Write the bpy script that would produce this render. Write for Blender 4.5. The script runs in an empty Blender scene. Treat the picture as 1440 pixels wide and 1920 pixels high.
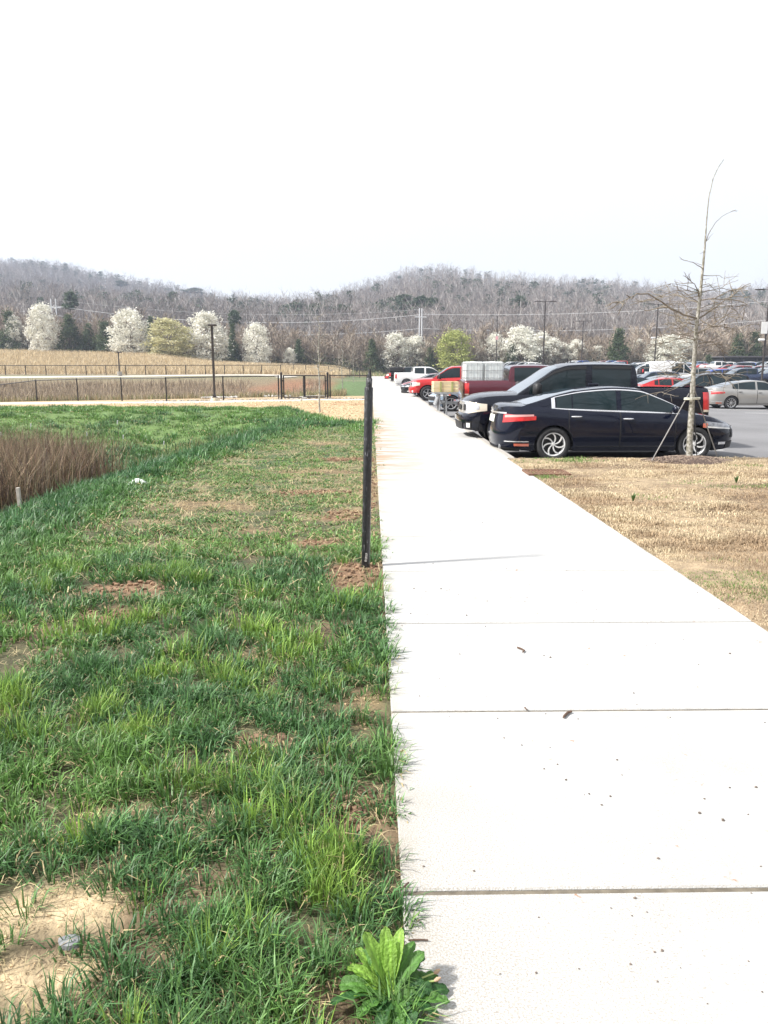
import bpy, math, random
import numpy as np
from mathutils import Vector, Matrix
PI = math.pi
R = math.radians
random.seed(7)
rng = np.random.default_rng(7)
scene = bpy.context.scene
COL = scene.collection

# ------------------------------------------------------------------ helpers
def ss(a, b, x):
    t = np.clip((np.asarray(x, dtype=float) - a) / (b - a), 0, 1)
    return t * t * (3 - 2 * t)

_tab = np.random.default_rng(3).random((256, 256))
def vn(x, y, s, seed=0):
    x = np.asarray(x, float) / s + seed * 17.3; y = np.asarray(y, float) / s + seed * 9.1
    xi = np.floor(x).astype(int); yi = np.floor(y).astype(int)
    fx = x - xi; fy = y - yi
    fx = fx * fx * (3 - 2 * fx); fy = fy * fy * (3 - 2 * fy)
    a = _tab[xi & 255, yi & 255]; b = _tab[(xi + 1) & 255, yi & 255]
    c = _tab[xi & 255, (yi + 1) & 255]; d = _tab[(xi + 1) & 255, (yi + 1) & 255]
    return (a * (1 - fx) + b * fx) * (1 - fy) + (c * (1 - fx) + d * fx) * fy
def fbm(x, y, s, seed=0, o=3):
    r = 0; w = .5; n = 0
    for i in range(o):
        r = r + w * vn(x, y, s / 2 ** i, seed + i); n += w; w *= .5
    return r / n

def pchip(pts):
    xs = np.array([p[0] for p in pts], float); ys = np.array([p[1] for p in pts], float)
    h = np.diff(xs); d = np.diff(ys) / h
    m = np.zeros(len(xs)); m[0] = d[0]; m[-1] = d[-1]
    for i in range(1, len(xs) - 1):
        if d[i - 1] * d[i] > 0:
            w1 = 2 * h[i] + h[i - 1]; w2 = h[i] + 2 * h[i - 1]
            m[i] = (w1 + w2) / (w1 / d[i - 1] + w2 / d[i])
    def f(x):
        x = min(max(x, xs[0]), xs[-1]); i = min(int(np.searchsorted(xs, x, 'right')) - 1, len(xs) - 2)
        t = (x - xs[i]) / h[i]
        return ((2*t**3-3*t*t+1)*ys[i] + (t**3-2*t*t+t)*h[i]*m[i] + (-2*t**3+3*t*t)*ys[i+1] + (t**3-t*t)*h[i]*m[i+1])
    return f

# camera numbers, used to turn a bearing in the photo into a place in the world
EYE = 1.58; PITCH = R(10.62); YAW = .0167; F = 1440.0
def at(px, py, Y):
    """world point at distance Y along the path, seen at px,py of the photo"""
    u = (px - 720) / F; v = (960 - py) / F
    # camera axes
    cy, sy = math.cos(YAW), math.sin(YAW); cp, sp = math.cos(PITCH), math.sin(PITCH)
    fwd = Vector((sy * cp, cy * cp, -sp)); rt = Vector((cy, -sy, 0)); up = rt.cross(fwd)
    d = fwd + rt * u + up * v
    k = Y / d.y
    return Vector((0, 0, EYE)) + d * k

def mesh_np(name, verts, faces, mats=(), parent=None, cols=None, smooth=False, loc=None):
    verts = np.asarray(verts, np.float32); faces = np.asarray(faces, np.int32)
    me = bpy.data.meshes.new(name); n = len(verts); k = faces.shape[1]; m = len(faces)
    me.vertices.add(n); me.vertices.foreach_set('co', verts.ravel())
    me.loops.add(m * k); me.loops.foreach_set('vertex_index', faces.ravel())
    me.polygons.add(m); me.polygons.foreach_set('loop_start', np.arange(0, m * k, k, dtype=np.int32))
    me.polygons.foreach_set('loop_total', np.full(m, k, np.int32))
    if smooth: me.polygons.foreach_set('use_smooth', np.ones(m, bool))
    if cols is not None:
        a = me.color_attributes.new('col', 'FLOAT_COLOR', 'POINT')
        c = np.ones((n, 4), np.float32); c[:, :3] = cols; a.data.foreach_set('color', c.ravel())
    me.update(); me.validate()
    for x in mats: me.materials.append(x)
    o = bpy.data.objects.new(name, me); COL.objects.link(o)
    if parent: o.parent = parent
    if loc is not None: o.location = loc
    return o

class MB:
    def __init__(s): s.v = []; s.f = []; s.m = []
    def add(s, vs, fs, mi=0):
        b = len(s.v); s.v += [tuple(map(float, p)) for p in vs]; s.f += [tuple(b + i for i in f) for f in fs]; s.m += [mi] * len(fs); return s
    def box(s, c, d, rz=0, mi=0, ch=0, rx=0, ry=0):
        cx, cy, cz = c; dx, dy, dz = d[0] / 2, d[1] / 2, d[2] / 2
        M = Matrix.Rotation(rz, 3, 'Z') @ Matrix.Rotation(ry, 3, 'Y') @ Matrix.Rotation(rx, 3, 'X')
        if ch <= 0:
            vs = [(x, y, z) for z in (-dz, dz) for x, y in ((-dx, -dy), (dx, -dy), (dx, dy), (-dx, dy))]
            fs = [(3, 2, 1, 0), (4, 5, 6, 7), (0, 1, 5, 4), (1, 2, 6, 5), (2, 3, 7, 6), (3, 0, 4, 7)]
        else:
            c_ = min(ch, dx * .9, dy * .9, dz * .9); vs = []; fs = []
            def ring(ix, z): return [(-dx+ix, -dy, z), (dx-ix, -dy, z), (dx, -dy+ix, z), (dx, dy-ix, z), (dx-ix, dy, z), (-dx+ix, dy, z), (-dx, dy-ix, z), (-dx, -dy+ix, z)]
            r0 = [(x*(1-c_/dx), y*(1-c_/dy), -dz) for x, y, z in ring(c_, 0)]
            r3 = [(x, y, dz) for x, y, z in r0]
            rings = [r0, ring(c_, -dz + c_), ring(c_, dz - c_), r3]
            for r_ in rings: vs += r_
            for k in range(3):
                for i in range(8): fs.append((k*8+i, k*8+(i+1) % 8, k*8+8+(i+1) % 8, k*8+8+i))
            fs.append(tuple(range(7, -1, -1))); fs.append(tuple(range(24, 32)))
        s.add([tuple(M @ Vector(p) + Vector(c)) for p in vs], fs, mi); return s
    def tube(s, pts, rad, n=8, mi=0, cap=True):
        pts = [Vector(p) for p in pts]
        if not hasattr(rad, '__len__'): rad = [rad] * len(pts)
        vs = []; fs = []; prev = None
        for i, p in enumerate(pts):
            a = pts[max(i - 1, 0)]; b = pts[min(i + 1, len(pts) - 1)]
            d = (b - a); d = d.normalized() if d.length > 1e-9 else Vector((0, 0, 1))
            if prev is None:
                u = d.cross(Vector((0, 0, 1)))
                if u.length < .05: u = Vector((1, 0, 0))
            else: u = prev - d * prev.dot(d)
            u.normalize(); prev = u; w = d.cross(u)
            for k in range(n):
                t = 2 * PI * k / n; vs.append(p + (u * math.cos(t) + w * math.sin(t)) * rad[i])
        for i in range(len(pts) - 1):
            for k in range(n):
                fs.append((i*n+k, i*n+(k+1) % n, (i+1)*n+(k+1) % n, (i+1)*n+k))
        if cap: fs.append(tuple(range(n-1, -1, -1))); fs.append(tuple((len(pts)-1)*n+k for k in range(n)))
        s.add(vs, fs, mi); return s
    def lathe(s, prof, n=24, c=(0, 0, 0), axis='Z', mi=0):
        vs = []; fs = []
        for r, h in prof:
            for k in range(n):
                t = 2*PI*k/n; a, b = r*math.cos(t), r*math.sin(t)
                p = (a, b, h) if axis == 'Z' else ((a, h, b) if axis == 'Y' else (h, a, b))
                vs.append((p[0]+c[0], p[1]+c[1], p[2]+c[2]))
        for i in range(len(prof)-1):
            for k in range(n):
                f = (i*n+k, i*n+(k+1) % n, (i+1)*n+(k+1) % n, (i+1)*n+k)
                fs.append(f if axis != 'Y' else f[::-1])
        s.add(vs, fs, mi); return s
    def grid(s, P, mi=0, flip=False):
        n, m = len(P), len(P[0]); vs = [p for r_ in P for p in r_]; fs = []
        for i in range(n-1):
            for j in range(m-1):
                f = (i*m+j, (i+1)*m+j, (i+1)*m+j+1, i*m+j+1); fs.append(f[::-1] if flip else f)
        s.add(vs, fs, mi); return s
    def build(s, name, mats, parent=None, ang=35, loc=None):
        me = bpy.data.meshes.new(name); me.from_pydata(s.v, [], s.f)
        if not isinstance(mats, (list, tuple)): mats = [mats]
        for x in mats: me.materials.append(x)
        if len(mats) > 1: me.polygons.foreach_set('material_index', s.m)
        me.validate(); me.update()
        if ang:
            me.polygons.foreach_set('use_smooth', [True]*len(me.polygons)); me.set_sharp_from_angle(angle=R(ang))
        o = bpy.data.objects.new(name, me); COL.objects.link(o)
        if parent: o.parent = parent
        if loc is not None: o.location = loc
        return o

def tag(o, label=None, cat=None, group=None, kind=None):
    if label: o['label'] = label
    if cat: o['category'] = cat
    if group: o['group'] = group
    if kind: o['kind'] = kind
    return o
def empty(name, loc, rz=0):
    o = bpy.data.objects.new(name, None); COL.objects.link(o); o.location = loc; o.rotation_euler = (0, 0, rz); o.empty_display_size = .2; return o
def copy_tree(o, parent=None, paint=None, kids=None):
    if kids is None:
        kids = {}
        for x in bpy.data.objects:
            if x.parent: kids.setdefault(x.parent.name, []).append(x)
    c = o.copy(); COL.objects.link(c); c.parent = parent
    if paint and c.type == 'MESH':
        for sl in c.material_slots:
            if sl.material and sl.material.name.startswith('paint'):
                sl.link = 'OBJECT'; sl.material = paint
    for ch in kids.get(o.name, []): copy_tree(ch, c, paint, kids)
    return c

# ------------------------------------------------------------------ materials
def mat(name, col, rough=.6, metal=0, var=0, vscale=4, bump=0, bscale=60, col2=None, coat=0, spec=.5, trans=0, attr=False, detail=4, ior=None):
    m = bpy.data.materials.new(name); m.use_nodes = True; nt = m.node_tree; b = nt.nodes['Principled BSDF']
    c = (*col, 1)
    b.inputs['Base Color'].default_value = c; b.inputs['Roughness'].default_value = rough; b.inputs['Metallic'].default_value = metal
    b.inputs['Coat Weight'].default_value = coat; b.inputs['Coat Roughness'].default_value = .03
    b.inputs['Specular IOR Level'].default_value = spec
    tc = nt.nodes.new('ShaderNodeTexCoord')
    src = None
    if attr:
        a = nt.nodes.new('ShaderNodeAttribute'); a.attribute_name = 'col'; src = a.outputs['Color']
    if var or col2:
        n = nt.nodes.new('ShaderNodeTexNoise'); n.inputs['Scale'].default_value = vscale; n.inputs['Detail'].default_value = detail
        nt.links.new(tc.outputs['Object'], n.inputs['Vector'])
        mx = nt.nodes.new('ShaderNodeMix'); mx.data_type = 'RGBA'
        if col2:
            mr = nt.nodes.new('ShaderNodeMapRange'); mr.inputs[1].default_value = .38; mr.inputs[2].default_value = .62
            nt.links.new(n.outputs['Fac'], mr.inputs[0]); nt.links.new(mr.outputs[0], mx.inputs[0])
            mx.inputs[7].default_value = (*col2, 1); mx.inputs[6].default_value = c
            if src: nt.links.new(src, mx.inputs[6])
        else:
            mx.blend_type = 'MULTIPLY'; mx.inputs[0].default_value = 1
            mr = nt.nodes.new('ShaderNodeMapRange'); mr.inputs[1].default_value = .3; mr.inputs[2].default_value = .7
            mr.inputs[3].default_value = 1 - var; mr.inputs[4].default_value = 1 + var
            nt.links.new(n.outputs['Fac'], mr.inputs[0]); nt.links.new(mr.outputs[0], mx.inputs[7])
            mx.inputs[6].default_value = c
            if src: nt.links.new(src, mx.inputs[6])
        src = mx.outputs[2]
    if src: nt.links.new(src, b.inputs['Base Color'])
    if bump:
        n2 = nt.nodes.new('ShaderNodeTexNoise'); n2.inputs['Scale'].default_value = bscale; n2.inputs['Detail'].default_value = 5
        nt.links.new(tc.outputs['Object'], n2.inputs['Vector'])
        bp = nt.nodes.new('ShaderNodeBump'); bp.inputs['Strength'].default_value = bump; bp.inputs['Distance'].default_value = .02
        nt.links.new(n2.outputs['Fac'], bp.inputs['Height']); nt.links.new(bp.outputs[0], b.inputs['Normal'])
    if trans:
        tr = nt.nodes.new('ShaderNodeBsdfTranslucent'); mxs = nt.nodes.new('ShaderNodeMixShader'); mxs.inputs[0].default_value = trans
        if src: nt.links.new(src, tr.inputs['Color'])
        else: tr.inputs['Color'].default_value = c
        out = nt.nodes['Material Output']
        nt.links.new(b.outputs[0], mxs.inputs[1]); nt.links.new(tr.outputs[0], mxs.inputs[2]); nt.links.new(mxs.outputs[0], out.inputs['Surface'])
    return m
_paints = {}
def paint(key, col, rough=.28, metal=.25):
    if key not in _paints: _paints[key] = mat('paint_' + key, col, rough=rough, metal=metal, coat=.8 if max(col) > .03 else .55, spec=.5 if max(col) > .03 else .12, var=.05, vscale=2)
    return _paints[key]
M = {}
M['tyre'] = mat('tyre_rubber', (.02, .02, .021), .8, var=.3, vscale=12)
M['black'] = mat('black_plastic', (.012, .012, .013), .55, var=.2)
M['under'] = mat('underbody', (.008, .008, .008), .9, var=.2)
M['glass'] = mat('dark_glass', (.010, .020, .024), .03, spec=.42, var=.3, vscale=1.5)
M['screen'] = mat('windshield_glass', (.03, .055, .075), .03, spec=.95, coat=.7, var=.2, vscale=1.2)  # blue in the base colour stands in for reflected sky
M['chrome'] = mat('chrome', (.8, .8, .81), .22, metal=.75, var=.05)
M['silver'] = mat('alloy_silver', (.62, .62, .63), .3, metal=.7, var=.08)
M['alloyw'] = mat('alloy_machined', (.78, .78, .77), .35, metal=.3, var=.08)
M['lens'] = mat('headlight_lens', (.72, .72, .7), .08, coat=1, var=.15, vscale=8)
M['lensw'] = mat('headlight_warm', (.62, .55, .45), .12, coat=1, var=.15, vscale=8)
M['red'] = mat('tail_lens', (.5, .02, .02), .12, coat=1, var=.25, vscale=9)
M['amber'] = mat('amber_lens', (.55, .14, .08), .15, coat=1, var=.2)
M['plate'] = mat('number_plate', (.7, .72, .62), .4, var=.2, vscale=25)
M['steel'] = mat('galvanised', (.42, .43, .44), .45, metal=.6, var=.2, vscale=10)
M['blackmetal'] = mat('black_coated_metal', (.016, .014, .014), .45, var=.3, vscale=6)
M['bronze'] = mat('bronze_pole', (.035, .028, .026), .5, var=.2)
HAZE = 0.0005
EXPO = 0.8
# ------------------------------------------------------------------ vehicles
SZ = pchip([(-.2, .86), (0, .92), (.12, .97), (.3, .99), (.52, 1.0), (.72, .985), (.86, .962), (.94, .93), (1, .885)])
class Shape:
    def __init__(s, S):
        s.S = S; s.L = S['L']; s.h = S['L'] / 2; s.W = S['W'] / 2
        s.zs = pchip(S['belt']); s.zr = pchip(S['roof']); s.x0, s.x1 = S['roof'][0][0], S['roof'][-1][0]
        s.fp = pchip(S['fprof']); s.rp = pchip(S['rprof'])
        s.wx = S['wheels']; s.ra = S['rw'] * S.get('arch', 1.13); s.rw = S['rw']; s.sill = S['sill']
    def zb(s, x):
        z = s.sill + .06 * float(ss(s.h - .7, s.h, abs(x)))
        for w in s.wx:
            d = abs(x - w)
            if d < s.ra: z = max(z, s.rw + math.sqrt(s.ra**2 - d*d))
        return z
    def hw(s, x):
        y = 1 - .035 * (x / s.h) ** 2
        for end, r, p in ((1, s.S['rF'], s.S['pF']), (-1, s.S['rR'], s.S['pR'])):
            d = s.h - end * x
            if d < r: y *= max(0, 1 - max(0, 1 - d / r) ** p) ** (1 / p)
        return s.W * y
    def xs(s, x, z):
        wf = float(ss(s.h - .9, s.h, x)); wr = float(ss(s.h - .9, s.h, -x))
        return x + s.fp(z) * wf - s.rp(z) * wr
    def side(s, x, v, sd=1, z=None):
        zb, zs = s.zb(x), s.zs(x)
        if z is None: z = zb + (zs - zb) * v
        q = (z - s.sill) / max(zs - s.sill, .05)
        return Vector((s.xs(x, z), sd * s.hw(x) * SZ(q), z))
    def end(s, th, z, e):
        """th in degrees: 0 = centre of the end face, 90 = its corner, past 90 along the side"""
        r, p = (s.S['rF'], s.S['pF']) if e > 0 else (s.S['rR'], s.S['pR'])
        sd = 1 if th >= 0 else -1; a = abs(th)
        if a <= 90: d = r * (1 - max(math.cos(R(a)), 0) ** (2 / p))
        else: d = r + (a - 90) * .012
        return s.side(e * (s.h - d), 0, sd, z)
    def stations(s, dx):
        out = []
        for e, r, p in ((1, s.S['rF'], s.S['pF']), (-1, s.S['rR'], s.S['pR'])):
            for i in range(13): out.append(e * (s.h - r * (1 - max(math.cos(PI/2*i/12), 0) ** (2/p))))
        n = int(s.L / dx)
        out += [-s.h + r for r in np.linspace(.6, s.L - .6, n)]
        for w in s.wx:
            out += [w + s.ra * math.sin(a) for a in np.linspace(-PI/2, PI/2, 15)]
            out += [w - s.ra - .002, w + s.ra + .002]
        if s.S.get('bed'):
            a, b = s.S['bed']; out += [a - .004, a + .004, b - .004, b + .004]
        out = sorted(out); r2 = [out[0]]
        for x in out[1:]:
            if x - r2[-1] > .0015: r2.append(x)
        return r2
    def gside(s, x, v, sd=1):
        zb = s.zs(x) - .015; zr = s.zr(x); rail = zb + max(zr - zb, 0) * .93
        z = zb + (rail - zb) * v
        yb = s.hw(x) * .885 - .0
        y = yb - s.S['tum'] * (z - zb) - .025 * v**4 * min(1, (zr - zb) / .3)
        return Vector((x, sd * max(y, .02), z))
    def gtop(s, x, w, sd=1):
        e = s.gside(x, 1, 1); zr = max(s.zr(x), e.z)
        return Vector((x, sd * e.y * (1 - w), e.z + (zr - e.z) * (1 - (1 - w) ** 2.4)))

def patch(mb, fn, n, m, off, mi=0, cen=None):
    P = [[fn(i / n, j / m) for j in range(m + 1)] for i in range(n + 1)]
    Q = [[None]*(m+1) for _ in range(n+1)]
    sgn = 0; ns = []
    for i in range(n+1):
        for j in range(m+1):
            a = P[min(i+1, n)][j] - P[max(i-1, 0)][j]; b = P[i][min(j+1, m)] - P[i][max(j-1, 0)]
            q = a.cross(b); q = q.normalized() if q.length > 1e-9 else Vector((0, 0, 0)); ns.append(q)
            c = P[i][j] - (cen if cen is not None else Vector((P[i][j].x * .85, 0, .75)))
            sgn += q.dot(c.normalized())
    k = 0; f = 1 if sgn > 0 else -1
    for i in range(n+1):
        for j in range(m+1): Q[i][j] = P[i][j] + ns[k] * off * f; k += 1
    mb.grid(Q, mi, flip=(f < 0)); return mb

def wheel_mesh(S, style, detail):
    rw = S['rw']; wd = S.get('ww', .225); rr = rw * S.get('rimf', .68)
    n = 40 if detail > 1 else 18
    ty = MB()   # tyre, outer face towards -Y
    prof = [(rr*.98, wd*.30), (rr*1.02, wd*.46), (rr*1.12, wd*.52), (rw*.90, wd*.52), (rw*.97, wd*.44), (rw, wd*.30), (rw, -wd*.30), (rw*.97, -wd*.44), (rw*.90, -wd*.52), (rr*1.12, -wd*.52), (rr*1.02, -wd*.46), (rr*.98, -wd*.30)]
    ty.lathe(prof[::-1], n, axis='Y')
    rim = MB(); yo = -wd*.42
    rim.lathe([(rr*.90, wd*.3), (rr*.9, yo+.03), (rr*.93, yo), (rr*1.0, yo-.006), (rr*1.035, yo+.012)], n, axis='Y', mi=0)
    rim.lathe([(.001, yo+.075), (rr*.9, yo+.085)], n, axis='Y', mi=1)
    rim.lathe([(.001, yo+.003), (rr*.13, yo+.003), (rr*.19, yo+.03), (rr*.2, yo+.08)], 14, axis='Y', mi=0)
    ns, tw, wi, wo = {'swirl': (7, .55, .10, .17), 'five': (5, 0, .17, .2), 'ten': (10, 0, .08, .11), 'six': (6, 0, .16, .24)}[style]
    for k in range(ns):
        a0 = 2*PI*k/ns + .2; vs = []
        for j in range(5):
            q = j/4; rad = rr*(.15+.78*q); a = a0 + tw*q**1.6; hw_ = rr*(wi+(wo-wi)*q)/2
            y_ = yo + .016 - .014*math.sin(q*PI*.6)
            ca, sa = math.cos(a), math.sin(a)
            vs += [(rad*ca+hw_*sa, y_+.012, rad*sa-hw_*ca), (rad*ca+hw_*.75*sa, y_-.006, rad*sa-hw_*.75*ca), (rad*ca-hw_*.75*sa, y_-.006, rad*sa+hw_*.75*ca), (rad*ca-hw_*sa, y_+.012, rad*sa+hw_*ca)]
        fs = [(j*4+i, j*4+i+1, j*4+i+5, j*4+i+4) for j in range(4) for i in range(3)]
        rim.add(vs, fs, 0)
    return ty, rim

def make_car(name, S, pk, detail=2, wheel='five', rimmat=None):
    """nose towards local +X, origin on the ground under the middle"""
    sh = Shape(S); root = empty(name, (0, 0, 0)); pt = pk; rimmat = rimmat or M['silver']
    dx = {2: .07, 1: .16, 0: .22}[detail]; nv = {2: 14, 1: 8, 0: 6}[detail]; nt_ = {2: 8, 1: 5, 0: 4}[detail]
    X = sh.stations(dx); bed = S.get('bed'); mb = MB()
    for sd in (1, -1):
        P = []
        for x in X:
            row = [sh.side(x, j/nv, sd) for j in range(nv+1)]
            e = row[-1]
            inb = bed and bed[0] < x < bed[1]
            if inb:
                yi = max(abs(e.y) - .07, 0); yz = e.z + .015; fl = S['bedz']
                tp = [(abs(e.y)-.02, yz), (yi, yz), (yi, yz-.05)]
                tp = tp[:3] + [(yi, fl)]
                while len(tp) < nt_: tp.append((yi*(1-(len(tp)-3)/(nt_-3)), fl))
                row += [Vector((e.x, sd*a, b)) for a, b in tp]
            else:
                cr = S.get('crown', .05)
                for j in range(1, nt_+1):
                    w = j/nt_; row.append(Vector((e.x, e.y*(1-w), e.z + cr*min(1, abs(e.y)/.5)*(1-(1-w)**2.6))))
            P.append(row)
        mb.grid(P, 0, flip=(sd < 0))
    mb.build('body', pt, root, 32)
    # underbody, wheel wells
    ub = MB(); w_in = sh.W - .28
    ub.box((0, 0, S['sill'] + .17), (S['L'] - .5, w_in*2, .26))
    ub.box((0, 0, S['sill'] + .06), ((sh.wx[1]-sh.wx[0]) - 2*sh.ra - .04, (sh.W-.07)*2, .10))
    for x in sh.wx:
        for sd in (1, -1):
            P = [[Vector((x + sh.ra*1.0*math.cos(a), sd*yy, sh.rw + sh.ra*1.0*math.sin(a))) for yy in (sh.hw(x)*.955, w_in-.05)] for a in np.linspace(-.35, PI+.35, 18)]
            ub.grid(P)
            ub.add([(x-sh.ra, sd*(w_in-.04), sh.rw-.15), (x+sh.ra, sd*(w_in-.04), sh.rw-.15), (x+sh.ra, sd*(w_in-.04), sh.rw+sh.ra), (x-sh.ra, sd*(w_in-.04), sh.rw+sh.ra)], [(0, 1, 2, 3)])
    ub.build('underbody', M['under'], root, 30)
    # roof and pillars
    g = MB(); gx = sorted(set([sh.x0 + (sh.x1-sh.x0)*(1-math.cos(PI*i/ {2:40,1:20,0:14}[detail]))/2 for i in range({2:40,1:20,0:14}[detail]+1)] + [p[0] for p in S['roof']]))
    for sd in (1, -1):
        P = [[sh.gside(x, j/5, sd) for j in range(6)] + [sh.gtop(x, w, sd) for w in ((.06, .14, .25, .4, .6, .8, 1) if detail > 1 else (.1, .3, .6, 1))] for x in gx]
        g.grid(P, 0, flip=(sd < 0))
    g.build('roof', [S.get('roofmat') or pt], root, 40)
    # side glass
    nW = {2: 16, 1: 8, 0: 5}[detail]
    for sd in (1, -1):
        for (a, b) in S['win']:
            w = MB(); patch(w, lambda u, v: sh.gside(a+(b-a)*u, .07+.83*v, sd), nW, 5, .005); w.build('window', M['glass'], root, 40)
        if S.get('trim'):
            w = MB(); a, b = S['win'][0][0], S['win'][-1][1]
            patch(w, lambda u, v: sh.gside(a-.06+(b-a+.1)*u, .01+.06*v, sd), 40, 1, .010)
            patch(w, lambda u, v: sh.gside(a-.06+(b-a+.1)*u, .885+.045*v, sd), 40, 1, .010)
            patch(w, lambda u, v: sh.gside(a-.10+.07*u, .01+.9*v, sd), 2, 6, .010)
            w.build('window_trim', M['chrome'], root, 40)
    for nm, (a, b) in (('windshield', S['ws']), ('rear_window', S['rg'])):
        w = MB(); patch(w, lambda u, v: sh.gtop(a+(b-a)*u, .07+.93*(1-abs(2*v-1)), 1 if v < .5 else -1), nW, 12, .006, cen=Vector(((a+b)/2 - (.6 if nm == 'windshield' else -.6), 0, .6)))
        w.build(nm, M['screen'], root, 50)
    # doors
    if detail > 1:
        for sd in (1, -1):
            seam = MB()
            for (a, b) in S['doors']:
                d = MB()
                zl = lambda x: sh.sill+.10; zt = lambda x: sh.zs(x)-.02
                def df(u, v, a=a, b=b):
                    x = a+.012+(b-a-.024)*u; za = max(zl(x), sh.zb(x)+.03); z = za+(zt(x)-za)*v; return sh.side(x, 0, sd, z)
                patch(d, df, 20, 12, .005); dr = d.build('door', pt, root, 30)
                def sf(u, v, a=a, b=b):
                    x = a-.004+(b-a+.008)*u; za = max(zl(x)-.012, sh.zb(x)+.015); z = za+(zt(x)+.006-za)*v; return sh.side(x, 0, sd, z)
                patch(seam, sf, 20, 12, .0025)
                hx = a+.14 if S.get('hback', True) else b-.14
                hz = sh.zs(hx) - S.get('hdrop', .13)
                hm = MB(); pts = []
                for i in range(7):
                    q = i/6; p = sh.side(hx-.09+.2*q, 0, sd, hz); p.y += sd*(.012+.03*math.sin(q*PI)); pts.append(p)
                hm.tube(pts, [.008, .014, .016, .016, .016, .014, .008], 8); hm.build('door_handle', S.get('handle') or M['chrome'], dr, 50)
            seam.build('door_seam', M['black'], root, 0)
    # lights, grille, bumpers, plate
    def fpatch(nm, m_, th0, th1, z0, z1, e, off=.008, n=10, both=True, zf=None, par=None):
        for sd in ((1, -1) if both else (1,)):
            w = MB()
            def fn(u, v):
                th = th0+(th1-th0)*u; a = z0+(z1-z0)*v
                if zf: a = zf(u, v)
                return sh.end(sd*th, a, e)
            patch(w, fn, n if detail else 5, 4, off); w.build(nm, pt if m_ == 'paint' else m_, par or root, 40)
    for args in S['bits']:
        if detail == 0 and args[0] not in ('headlight', 'tail_light', 'grille'): continue
        fpatch(*args[:7], **(args[7] if len(args) > 7 else {}))
    # mirrors
    mx_, mz = S['mir']
    for sd in ((1, -1) if detail else ()):
        m_ = MB(); y0 = sh.gside(mx_, .0, 1).y
        k = S.get('mirs', (.10, .22, .15))
        m_.box((mx_-.02, sd*(y0+.12+k[1]/2), mz+.02), k, ch=.045, rz=sd*.15)
        m_.tube([(mx_, sd*(y0-.01), mz-.04), (mx_-.01, sd*(y0+.16), mz-.02)], .025, 6)
        o = m_.build('mirror', S.get('mirmat') or pt, root, 50)
    # bed lining and tailgate edge come from the body ring; extra trims
    ty, rim = wheel_mesh(S, wheel, detail)
    proto = None
    for x in sh.wx:
        for sd in (-1, 1):
            w = empty('wheel', (x, sd*(sh.hw(x)*1.0 - .13), sh.rw)); w.parent = root
            if sd > 0: w.rotation_euler = (0, 0, PI)
            if proto is None:
                a = ty.build('tyre', M['tyre'], w, 50); b = rim.build('rim', [rimmat, M['black']], w, 40); proto = (a, b)
            else:
                for q in proto: c = q.copy(); COL.objects.link(c); c.parent = w
    return root, sh

def place(root, x, y, z, rz, label, cat, group=None):
    root.location = (x, y, z); root.rotation_euler = (0, 0, rz); tag(root, label, cat, group)

FP = [(.0, -.10), (.25, -.03), (.5, 0), (.65, -.02), (.8, -.16), (1.2, -.35)]
RP = [(.0, -.14), (.3, -.03), (.5, 0), (.75, -.03), (.95, -.06), (1.1, -.03), (1.4, -.1)]
SEDAN = dict(L=4.9, W=1.85, sill=.2, rw=.335, wheels=(-1.33, 1.45), rF=.75, pF=2.3, rR=.6, pR=2.7, tum=.36,
    belt=[(-2.45, .93), (-2.38, 1.035), (-2.2, 1.07), (-1.7, 1.06), (-1, 1.01), (0, .965), (.9, .94), (1.3, .925), (1.9, .84), (2.25, .74), (2.45, .62)],
    roof=[(-1.95, 1.075), (-1.75, 1.13), (-1.2, 1.31), (-.7, 1.415), (-.1, 1.462), (.35, 1.43), (.75, 1.27), (1.38, .925)],
    win=[(-1.28, -.98), (-.955, -.10), (.0, 1.10)], ws=(.46, 1.34), rg=(-1.86, -.86), doors=[(-1.05, -.04), (-.04, 1.05)],
    fprof=FP, rprof=RP, mir=(.98, 1.0), trim=True, crown=.045,
    bits=[('headlight', mat('smoked_lens', (.22, .23, .25), .08, coat=1, var=.5, vscale=14), 50, 97, .6, .7, 1, dict(zf=lambda u, v: .61+.045*u+v*(.10+.03*u))), ('lamp_strip', M['lens'], 50, 93, .6, .7, 1, dict(off=.012, zf=lambda u, v: .615+.045*u+v*.025)),
          ('amber_marker', M['amber'], 92, 100, .66, .74, 1, dict(off=.011)),
          ('grille', M['black'], 0, 48, .45, .63, 1), ('lower_grille', M['black'], 0, 60, .25, .38, 1), ('grille_bar', M['chrome'], 0, 46, .62, .66, 1, dict(off=.014)),
          ('fog_light', M['chrome'], 62, 76, .33, .38, 1, dict(off=.012)),
          ('tail_light', M['red'], 42, 103, .78, .9, -1, dict(zf=lambda u, v: .75+.06*u+v*(.175-.10*u))),
          ('reverse_light', mat('pink_lens', (.62, .30, .28), .12, coat=1, var=.15), 46, 99, .86, .89, -1, dict(off=.012, zf=lambda u, v: .85+.03*u+v*(.05-.015*u))),
          ('trunk_trim', M['chrome'], 0, 50, .92, .95, -1, dict(off=.014)),
          ('bumper_trim', M['chrome'], 50, 92, .38, .40, -1, dict(off=.012)),
          ('reflector', M['amber'], 70, 92, .30, .35, -1, dict(off=.01)),
          ('lower_valance', M['black'], 0, 80, .2, .27, -1),
          ('license_plate', M['plate'], 0, 13, .74, .88, -1, dict(off=.012))])
def var(S, **k): d = dict(S); d.update(k); return d
GENSED = var(SEDAN, trim=False, handle=M['black'])
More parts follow.
